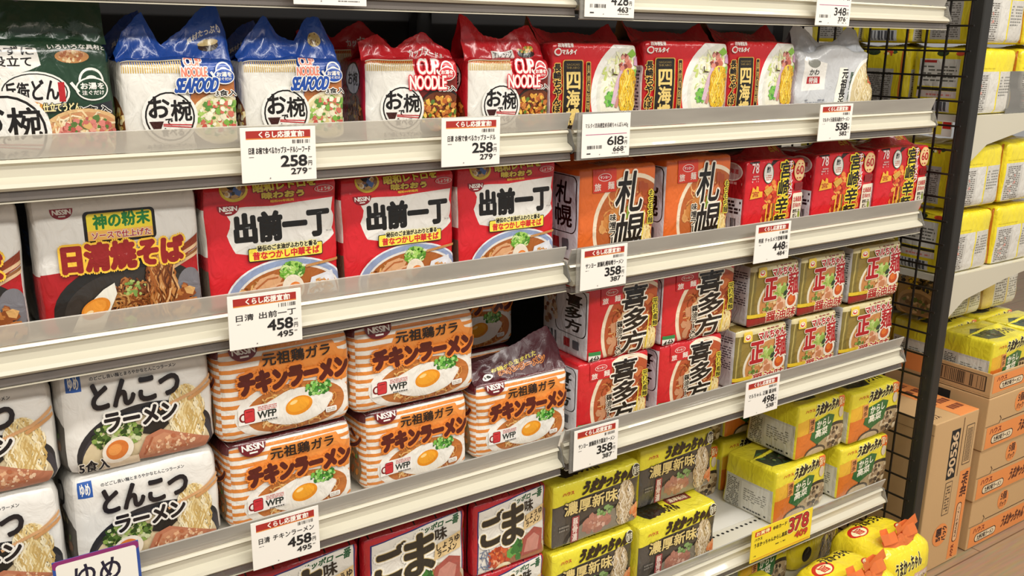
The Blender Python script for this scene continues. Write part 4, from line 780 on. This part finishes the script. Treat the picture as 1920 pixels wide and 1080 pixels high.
# third shelf
H3 = .1255
put('tonkotsu', -.800, F, z3, 'white tonkotsu pack, lower one of the stack cut by the left edge', g_(3)); put('tonkotsu', -.795, F, z3 + H3 + .003, 'white tonkotsu pack, upper one of the stack cut by the left edge', g_(3), .0)
put('tonkotsu', -.617, F, z3, 'white tonkotsu pack at the bottom of the fully visible stack', g_(3)); put('tonkotsu', -.617, F, z3 + H3 + .003, 'white tonkotsu pack on top of the fully visible stack', g_(3), .0, (1, 1, 1.04))
put('striped', -.432, F, z3, 'orange striped chicken pack under another, beside the tonkotsu packs', g_(3), .0, (1.0, 1, .98)); put('striped', -.436, F - .004, z3 + H3, 'orange striped chicken pack on top, beside the tonkotsu packs', g_(3), .0, (1.03, 1, 1.04))
put('striped', -.240, F + .004, z3, 'orange striped chicken pack at the bottom of the middle stack', g_(3), .0, (.98, 1, .97)); put('striped', -.244, F - .002, z3 + .124, 'orange striped chicken pack on top of the middle stack', g_(3), .0, (1.12, 1, 1.02))
put('striped_crown', -.056, F, z3r + .0005, 'single orange striped chicken pack with a raised brown film top', g_(3), -.02, (1.0, 1, .98))
put('striped', -.068, F + .14, z3, 'orange striped pack at the bottom of the back stack behind the single one', g_(3)); put('striped', -.066, F + .14, z3 + .128, 'orange striped pack on top of the back stack, beside the dark gap', g_(3))
for x, w in ((-.442, 'first'), (-.262, 'middle')): put('striped', x + .01, F + .14, z3, 'orange striped pack low in the back row behind the %s stack' % w, g_(3)); put('striped', x + .01, F + .14, z3 + .128, 'orange striped pack high in the back row behind the %s stack' % w, g_(3))
put('brush_red', .126, F, z3r, 'red brush-lettered pack below, nearest the shelf joint', g_(3), .0, (.96, 1, .97)); put('brush_red', .140, F - .002, z3r + .1225, 'red brush-lettered pack on top, nearest the shelf joint', g_(3), .0, (.94, 1, 1.0))
put('brush_red', .304, F, z3r, 'red brush-lettered pack below, beside the gold packs', g_(3), .0, (.96, 1, .96)); put('brush_red', .312, F - .002, z3r + .122, 'red brush-lettered pack on top, beside the gold packs', g_(3), .0, (1.08, 1, 1.02))
for x, w, s_, xt, wt in ((.488, 'nearest the red packs', 1.08, .508, 1.02), (.640, 'in the middle column', 1.04, .648, 1.02), (.812, 'beside the wire mesh', 1.28, .818, 1.22)):
    put('gold', x, F, z3r, 'gold pack with red characters, lower one %s' % w, g_(3), .0, (s_, 1, .98)); put('gold', xt, F - .002, z3r + .119, 'gold pack with red characters, upper one %s' % w, g_(3), .0, (wt, 1, .99))
# fourth shelf
for x, w, n in ((-.425, 'leftmost', 2), (-.247, 'middle', 2), (-.078, 'beside the yellow packs', 2)):
    xs = {-.425: -.427, -.247: -.248, -.078: -.078}[x]
    put('sesame', xs, F, z4, 'red and white sesame pack below, %s stack' % w, g_(4), .0, (1.0 if x < -.1 else .82, 1, 1)); put('sesame', xs, F, z4 + .130, 'red and white sesame pack on top, %s stack' % w, g_(4), .0, (1.0 if x < -.1 else .82, 1, .98))
put('grey_yellow', .098, F, z4, 'grey pack with yellow top, below, beside the sesame packs', g_(4), .0, (.95, 1, 1)); put('grey_yellow', .103, F + .002, z4 + .126, 'grey pack with yellow top, on top, beside the sesame packs', g_(4), .0, (1.0, 1, 1))
put('grey_yellow', .290, F - .012, z4, 'grey pack with yellow top, lower one beside the empty shelf', g_(4), .0, (1.02, 1, 1.0))
put('grey_yellow', .322, F + .034, z4 + .1225, 'grey pack with yellow top, set back on another beside the empty shelf', g_(4), .0, (.98, 1, 1))
for x, w in ((.505, 'left'), (.668, 'right')):
    put('leaf_yellow', x, .205, z4, 'brown and yellow pack low at the back of the empty spot, %s one' % w, g_(4)); put('leaf_yellow', x, .205, z4 + .127, 'brown and yellow pack high at the back of the empty spot, %s one' % w, g_(4))
put('leaf_yellow', .655, F + .005, z4 + .0, 'yellow pack with green leaf panel, lower one beside the empty spot', g_(4), .05, (1.12, 1, 1)); put('leaf_yellow', .712, F + .01, z4 + .1225, 'yellow pack with green leaf panel, upper one beside the empty spot', g_(4), .0, (1, 1, 1.02))
put('leaf_yellow', .862, F, z4, 'yellow pack with green leaf panel, lower one at the right end', g_(4), .0, (1.12, 1, 1)); put('leaf_yellow', .880, F, z4 + .1225, 'yellow pack with green leaf panel, upper one at the right end', g_(4), .0, (1.12, 1, 1))
# base deck
def bow(parent, H):
    """tied ribbon: two loops, two upright tails and a band over the bag's front edge"""
    bm = bmesh.new()
    def ribbon(pts, w, wd=(0, .55, .83)):
        pr = None; wv = Vector(wd)
        for i, p in enumerate(pts):
            p = Vector((p[0], p[1] - .03, p[2] + H)); a_ = bm.verts.new(p - wv * w / 2); b_ = bm.verts.new(p + wv * w / 2)
            if pr: bm.faces.new((pr[0], a_, b_, pr[1]))
            pr = (a_, b_)
    for sg in (-1, 1):
        ribbon([(sg * .004, -.006, .014), (sg * .022, -.016, .022), (sg * .045, -.016, .022), (sg * .058, -.008, .018), (sg * .045, .004, .02), (sg * .02, .004, .018)], .022)
        ribbon([(sg * .058 + (.0 if sg > 0 else -.0), -.012, .006), (sg * .03, -.02, .004), (0, -.022, .006)], .02)
    ribbon([(0, -.008, .014), (-.008, -.014, .026), (-.016, -.012, .044)], .02, (.8, 0, .3)); ribbon([(0, -.008, .014), (.03, -.01, .032), (.06, -.006, .036)], .022, (-.3, .2, .9))
    ribbon([(-.010, -.012, .014), (0, -.02, .014), (.010, -.012, .014)], .018)
    bmesh.ops.solidify(bm, geom=bm.faces[:], thickness=.0006); return bm_done(bm, 'ribbon_bow', M_ORANGE, parent)
zb = .0862
b1 = put('bow_yellow', .826, -.115, zb, 'big yellow bag with an orange bow at the right end of the base deck', g_(5), .0, (1.0, 1, 1)); bow(b1, .152)
b2 = put('bow_yellow', .644, -.165, zb, 'big yellow bag with an orange bow, second from the right on the base deck', g_(5), .03, (1.0, 1, 1)); bow(b2, .152)
put('leaf_yellow', .455, -.10, zb, 'yellow pack in shade under the yellow price card', g_(5), .0, (1.1, 1, 1.1)); put('bow_yellow', .82, .105, zb, 'yellow pack at the back of the base deck between the two bow bags', g_(5), .0, (1, 1, 1.05)); put('leaf_yellow', .62, .09, zb, 'yellow pack at the back of the base deck behind the price card', g_(5), .0, (1, 1, 1.25))
# end display
ED = 'yellow packs on the end display'
NM = ['bottom', 'middle', 'top']; CN = ['nearest the post', 'second from the post', 'third from the post']
for (zs, nl, sh) in ((1.1005, 3, 'upper'), (.7555, 2, 'lower')):
    for l_ in range(nl):
        for c_ in range(3):
            put('back_a' if (c_ + l_) % 2 == 0 else 'back_b', 1.135 + .006 * ((l_ + c_) % 2), .030 + c_ * .143, zs + l_ * .1445, 'yellow pack behind the mesh, %s layer, %s end shelf, %s' % (NM[l_], sh, CN[c_]), ED)
        put('back_a', 1.326, .030, zs + l_ * .1445, 'yellow text-panel pack right of the post, %s layer, %s end shelf' % (NM[l_], sh), ED, .0)

# ------------------------------------------------------------------ cartons under the end display
TAN = '#c7a272'; ORG = '#e58f4c'
def carton(kind, W, H, D, f, l=None, t=None, seed=1):
    b = Body(W, H, D, r=.003, puff=(.001, .001, .0), wr=.0004, seed=seed, n=(4, 4, 4)); ar = {'front': f}
    if l: ar['left'] = l
    if t: ar['top'] = t
    p = Pack.__new__(Pack); p.W, p.H, p.D = W, H, D; p.parts = [('carton_body', bag_mesh('carton_body', b, TAN, ar, CARTON))]; p.name = 'cardboard_carton'; PACKS[kind] = p
f = Art(.37, .14, 201); f.poly([(.0, 0), (1, 0), (1, .50), (.0, .42)], ORG) if False else None
f.rect(.02, .03, 1, .44, ORG); f.strip([(0, .46), (.16, .46)], .006, '#8a6a48', 2e-5); f.strip([(.16, .46), (.18, .54), (.16, .6)], .008, '#5a4028', 2e-5); f.strip([(.19, .50), (1, .50)], .006, '#4a3422', 2e-5)
f.ell(.40, .74, .07, .19, ORG); f.text('5個', .365, .74, .44, .90, '#4a2a1c', .004); f.text('パック', .355, .60, .445, .71, '#4a2a1c', .003)
f.text('ハウス', .06, .30, .2, .40, '#7a2a1c', .003); f.rr(.09, .09, .36, .26, .03, '#2a1c14'); f.rr(.096, .105, .354, .245, .027, '#e8d4b0'); f.text('九州の味ラーメン', .12, .12, .33, .23, '#2a1c14', .003); f.text(UMA, .42, .14, .72, .36, '#5a2c1c', .006, skew=.1)
l = Art(.45, .14, 202); l.rect(.62, .72, .78, .92, '#1c1814'); l.rect(.62, .5, .76, .7, '#8a7050'); l.lines(.63, .52, .75, .68, 4, '#2a2018'); l.rr(.8, .08, .94, .3, .01, '#2a2018'); l.rr(.81, .1, .93, .28, .008, TAN)
carton('carton', .37, .138, .45, f, l, None, 3)
f = Art(.182, .398, 203); f.poly([(.72, .02), (.97, .02), (.99, .62), (.74, .62)], ORG); f.rect(.40, .60, .60, .92, '#1c1a18')
def vtext(a, s, x0, y0, x1, y1, col, bold):
    """lettering turned a quarter, reading upwards"""
    P = []; T = []
    for ch, ox, _ in a._lay(s):
        vs, ts, bb, w = glyph(ch); k = len(P); P += [(vx + ox, vy) for vx, vy in vs]; T += [(p + k, q + k, r + k) for p, q, r in ts]
    A0 = min(p[0] for p in P); A1 = max(p[0] for p in P); B0 = min(p[1] for p in P); B1 = max(p[1] for p in P)
    Q = [(x1 - (p[1] - B0) / (B1 - B0) * (x1 - x0), y0 + (p[0] - A0) / (A1 - A0) * (y1 - y0)) for p in P]
    for i in range(6): t = 6.283 * i / 6; a.up(5e-6); a.tris([(x + bold * math.cos(t), y + bold * a.W / a.H * math.sin(t)) for x, y in Q], T, col)
    a.up(); a.tris(Q, T, col)
vtext(f, '90536', .43, .62, .57, .90, '#d8b890', .006)
f.rr(.42, .36, .58, .58, .01, '#4a3a2a'); f.rr(.43, .365, .57, .575, .008, TAN); f.lines(.45, .38, .55, .56, 9, '#4a3a2a', .6)
f.rr(.74, .66, .93, .92, .01, '#3a2c20'); f.rr(.75, .665, .92, .915, .008, TAN); f.lines(.77, .68, .90, .9, 22, '#3a2c20', .6, False); f.strip([(.66, .60), (.66, .8), (.66, .98)], .012, '#6a4a30', 2e-5)
f.ell(.46, .23, .17, .075, ORG); vtext(f, '5個', .36, .19, .48, .275, '#3a2018', .008); vtext(f, 'パック', .5, .18, .6, .28, '#3a2018', .005)
vtext(f, UMA, .8, .44, .95, .60, '#4a2218', .006); f.rr(.78, .13, .9, .40, .05, '#2a1c14'); f.rr(.79, .135, .89, .395, .045, '#e0b488'); vtext(f, '九州の味ラーメン', .815, .16, .865, .37, '#2a1c14', .002); vtext(f, 'ハウス', .79, .03, .85, .11, '#7a2a1c', .004)
t = Art(.182, .32, 204); t.rect(.55, 0, 1, 1, ORG); t.text('ハウス', .1, .06, .3, .12, '#4a3020', .004); t.lines(.6, .1, .95, .8, 6, '#7a3a20'); t.strip([(0, .5), (1, .5)], .008, '#6a4a30', 2e-5)
l = Art(.32, .398, 205); l.rr(.36, .30, .46, .86, .03, '#5a2a1c'); l.rr(.367, .305, .453, .855, .026, ORG); l.text('九州の味ラーメン', .385, .33, .435, .83, '#3a1c14', .004, vert=True); l.text(UMA, .54, .34, .62, .84, '#7a5a3c', .006, vert=True); l.rr(.55, .06, .8, .24, .01, '#3a2c20'); l.rr(.56, .065, .79, .235, .008, TAN); l.lines(.58, .08, .77, .22, 4, '#3a2c20'); l.strip([(0, .93), (1, .93)], .004, '#8a6a48', 2e-5)
carton('carton_upright', .182, .398, .32, f, l, t, 5)
CG_ = 'cartons under the end display'
for i, (w, dx) in enumerate((('bottom', .012), ('middle', .004), ('top', .0))):
    put('carton', 1.49 + dx, .022 - .004 * i, .0015 + i * .1395, 'cardboard carton with orange band, %s one of the stack of three' % w, CG_, .0, cat='carton')
put('carton_upright', 1.185, .020, .0015, 'upright cardboard carton with big numbers between post and carton stack', CG_, .0, cat='carton')
def tray(x0, y0, z0, W, D, H, fa, la, label):
    r = empty('cardboard_tray', (x0 + W / 2, y0 + D / 2, z0)); tag(r, label, 'carton', 'open trays under the end display')
    t_ = .004; part(box('tray_floor', (x0, y0, z0, x0 + W, y0 + D, z0 + t_), mat('carton_board', TAN, .85, 0, .06, 12)), r)
    for nm, dims, art, rot in (('front_wall', (W, H), fa, 0), ('left_wall', (D, H), la, -90), ('back_wall', (W, H), None, 0), ('right_wall', (D, H), None, 90)):
        b = Body(dims[0], H - t_, t_, r=.0012, puff=(0, 0, 0), wr=0, n=(3, 3, 1)); o = link(nm, bag_mesh(nm, b, TAN, {'front': art} if art else {}, CARTON))
        ct = {'front_wall': (x0 + W / 2, y0 + t_ / 2), 'back_wall': (x0 + W / 2, y0 + D - t_ / 2), 'left_wall': (x0 + t_ / 2, y0 + D / 2), 'right_wall': (x0 + W - t_ / 2, y0 + D / 2)}[nm]
        o.location = (ct[0] - r.location.x, ct[1] - r.location.y, t_); o.rotation_euler = (0, 0, R(rot)); o.parent = r
    return r
fa = Art(.37, .056, 211); fa.rect(.02, .1, 1, .9, ORG); fa.rr(.1, .2, .4, .56, .03, '#2a1c14'); fa.rr(.106, .23, .394, .53, .027, '#e8d4b0'); fa.text('九州の味ラーメン', .13, .27, .37, .5, '#2a1c14', .003); fa.text('ハウス', .06, .62, .18, .82, '#7a2a1c', .003); fa.text(UMA, .45, .3, .75, .7, '#5a2c1c', .006)
la = Art(.45, .056, 212); la.rect(.64, .15, .97, .85, '#3a2a1c'); la.rect(.647, .19, .963, .81, '#b08a60'); la.bars(.65, .22, .96, .78, '#4a3826', 30); la.rect(0, .1, .60, .92, ORG); la.ell(.42, .5, .06, .34, '#4a2a1c'); la.text('5個', .385, .5, .455, .72, '#e8b890', .002); la.text('パック', .38, .28, .46, .46, '#e8b890', .002); la.text(UMA, .1, .25, .33, .75, '#7a3a1c', .003)
tray(1.306, .016, .4205, .37, .45, .060, fa, la, 'open cardboard tray of yellow packs on top of the carton stack')
UG = 'packs in the cardboard trays'
put('leaf_yellow', 1.405, .030, .4252, 'yellow pack with brush lettering at the front of the tray on the carton stack', UG, .0, (1.15, 1, 1.1)); put('leaf_yellow', 1.583, .030, .4252, 'yellow pack at the right of the tray on the carton stack', UG, .0, (1.1, 1, 1.1))
put('leaf_yellow', 1.405, .170, .4252, 'yellow pack at the back left of the tray on the carton stack', UG, .0, (1.15, 1, 1.1)); put('leaf_yellow', 1.583, .170, .4252, 'yellow pack at the back right of the tray on the carton stack', UG, .0, (1.1, 1, 1.1))
put('leaf_yellow', 1.405, .310, .4252, 'yellow pack third deep at the left of the tray on the carton stack', UG, .0, (1.15, 1, 1.1))
put('brown_back', 1.405, .172, .568, 'brown noodle pack on top of the tray packs, under the end shelf', UG, .0, (1.1, 1, .9)); put('brown_back', 1.590, .172, .568, 'brown noodle pack at the right on top of the tray packs', UG, .0, (1.0, 1, .95)); put('brown_back', 1.405, .315, .568, 'brown noodle pack deeper under the end shelf, behind the mesh', UG, .0, (1.1, 1, .9))

# ------------------------------------------------------------------ price cards
def card(label, x, zc, name, price, tax, kind='red', W=.09, H=.0625, roll=0.0, holder=False, y=-.0125, tone='#f3efe6', pcol='#1c1a1a'):
    a = Art(W, H, int(x * 1000) % 97 + 5); a.rect(0, 0, 1, 1, tone)
    if kind == 'red':
        a.rect(.07, .80, .93, .94, '#a82a22'); a.rect(.07, .785, .93, .805, '#e08a3c'); a.text('くらし応援宣言!', .24, .815, .84, .925, '#f8f2e6', .007); a.bars(.68, .69, .92, .76, '#3a3634', 26)
        a.text(name, .10, .52, .92, .64, '#2a2624', .004); a.lines(.1, .46, .17, .48, 1, '#3a3634')
    elif kind == 'plain':
        a.text(name, .06, .66, .95, .79, '#2a2624', .003); a.rect(.07, .52, .93, .535, '#b0487a'); a.bars(.1, .2, .42, .28, '#2a2624', 26); a.rect(.1, .08, .18, .11, '#3a3634'); a.lines(.6, .07, .9, .1, 1, '#5a5654')
    if kind in ('red', 'plain'):
        a.text(price, .52, .27, .87, .47, pcol, .012 if kind == 'red' else .006); a.text('円', .89, .27, .94, .36, '#2a2624', .002); a.text(tax, .65, .12, .87, .23, '#2a2624', .006); a.lines(.89, .42, .94, .45, 1, '#5a5654'); a.lines(.89, .2, .93, .23, 1, '#5a5654'); a.rect(.36, .06, .375, .08, '#6a6664')
    b = Body(W, H, .0012, r=.0005, puff=(0, 0, 0), wr=0, n=(2, 2, 1)); me = bag_mesh('price_card', b, tone, {'front': a}, PAPER)
    if holder:
        r = empty('price_card', (x, y, zc - H / 2)); link('card', me, None, r); h = box('card_holder', (-W / 2 - .006, .0012, -.003, W / 2 + .002, .0042, H + .002), M_HOLD, r, .0006)
    else: r = link('price_card', me); r.location = (x, y, zc - H / 2)
    r.rotation_euler = (0, roll, 0); tag(r, label, 'price card', 'price cards on the shelf rails'); return a
card('white price card with red header reading 258 under the blue bags', -.450, 1.1105, '日清 お椀で食べるカップヌードルシーフード', '258', '279', roll=.01)
card('white price card with red header reading 258 under the red bowl-noodle bags', -.188, 1.112, '日清 お椀で食べるカップヌードル', '258', '279', roll=.01)
card('white price card with a pink line reading 618', .043, 1.110, 'マルタイ四海樓監修長崎ちゃんぽん443g', '618', '668', 'plain', holder=True)
card('white price card with red header reading 538 under the silver pack', .567, 1.109, 'マルタイ元祖長浜屋台ラーメン', '538', '582')
card('white price card with red header reading 458 under the wavy-panel packs', -.477, .9155, '日清 出前一丁', '458', '495', H=.066, roll=.01)
card('white price card with red header reading 358 under the orange packs', .049, .913, 'サンヨー 旅麺札幌味噌ラーメン', '358', '387', H=.064, holder=True)
card('white price card with red header reading 448 under the spicy packs', .428, .909, '明星 チャルメラ宮崎辛麺', '448', '484', H=.067)
card('white price card with red header reading 458 under the striped packs', -.466, .620, '日清 チキンラーメン', '458', '495', H=.066)
card('white price card with red header reading 358 under the red brush packs', .048, .6215, 'サンヨー 旅麺喜多方醤油ラーメン', '358', '387', H=.068, holder=True)
card('white price card with red header reading 498 under the gold packs', .437, .622, 'マルちゃん 正麺 醤油味', '498', '538', H=.068)
card('white price card reading 428 at the top joint, cut by the picture edge', .040, 1.305, '日清ラーメン袋', '428', '463', 'plain', holder=True)
card('white price card reading 348 at the top right, cut by the picture edge', .531, 1.303, '農心辛ラーメン袋', '348', '376', 'plain')
card('white price card at the top left showing only its lower edge', -.379, 1.309, 'ラーメン袋', '398', '430', 'plain')
def flat_card(name, a, x, y, z, label, cat, W, H):
    b = Body(W, H, .0014, r=.0005, puff=(0, 0, 0), wr=0, n=(4, 3, 1)); o = link(name, bag_mesh(name, b, a.c[0], {'front': a}, PAPER)); o.location = (x, y, z); tag(o, label, cat); return o
a = Art(.178, .068, 301); a.rect(0, 0, 1, 1, '#f2d832'); a.rect(.02, .06, .98, .075, '#c8502c'); a.rect(.02, .03, .98, .04, '#c8502c'); a.rect(.05, .78, .30, .93, '#c8281e'); a.text('お買得', .07, .80, .28, .91, '#f8eeb0', .004); a.text('ゆめカード', .34, .78, .56, .90, '#3a2c14', .004); a.text('ハウス', .05, .64, .17, .73, '#3a2c14', .003); a.text('うまかっちゃんからし高菜', .05, .44, .58, .58, '#3a2c14', .003); a.lines(.4, .28, .56, .34, 1, '#3a2c14'); a.lines(.05, .16, .09, .22, 1, '#3a2c14')
a.text('378', .60, .48, .93, .93, '#b82a34', .010, '#5a1c14', .018, out2='#f8e88a', ow2=.024); a.text('409', .72, .22, .93, .42, '#c83a34', .006, '#8a2a14', .009)
flat_card('price_card', a, .533, -.0130, .277, 'yellow sale card with big red 378 on the lower right rail', 'price card', .178, .068)
a = Art(.092, .10, 302); a.rr(0, 0, 1, 1, .05, '#2a4c9a'); a.rr(.0, .9, 1, 1, .04, '#8a2a6a'); a.rr(.035, -.1, .965, .955, .04, '#efece2'); a.text('ゆめ', .24, .60, .76, .88, '#1c1830', .012); a.text('得々', .26, .26, .74, .54, '#1c1830', .012)
flat_card('shelf_sign', a, -.690, -.0140, .574, 'white sign with blue and purple border below the tonkotsu packs', 'sign', .092, .10)

a = Art(.05, .032, 303); a.rect(0, 0, 1, 1, '#f0ece2'); a.rect(.04, .1, .55, .95, '#f0dc40'); a.rect(.58, .5, .96, .95, '#c8281e')
o = flat_card('price_card', a, 1.0436, .075, 1.055, 'small yellow and red price card behind the mesh, under the upper end shelf', 'price card', .05, .032); o.rotation_euler = (0, 0, -math.pi / 2)
bpy.data.objects.remove(FO)
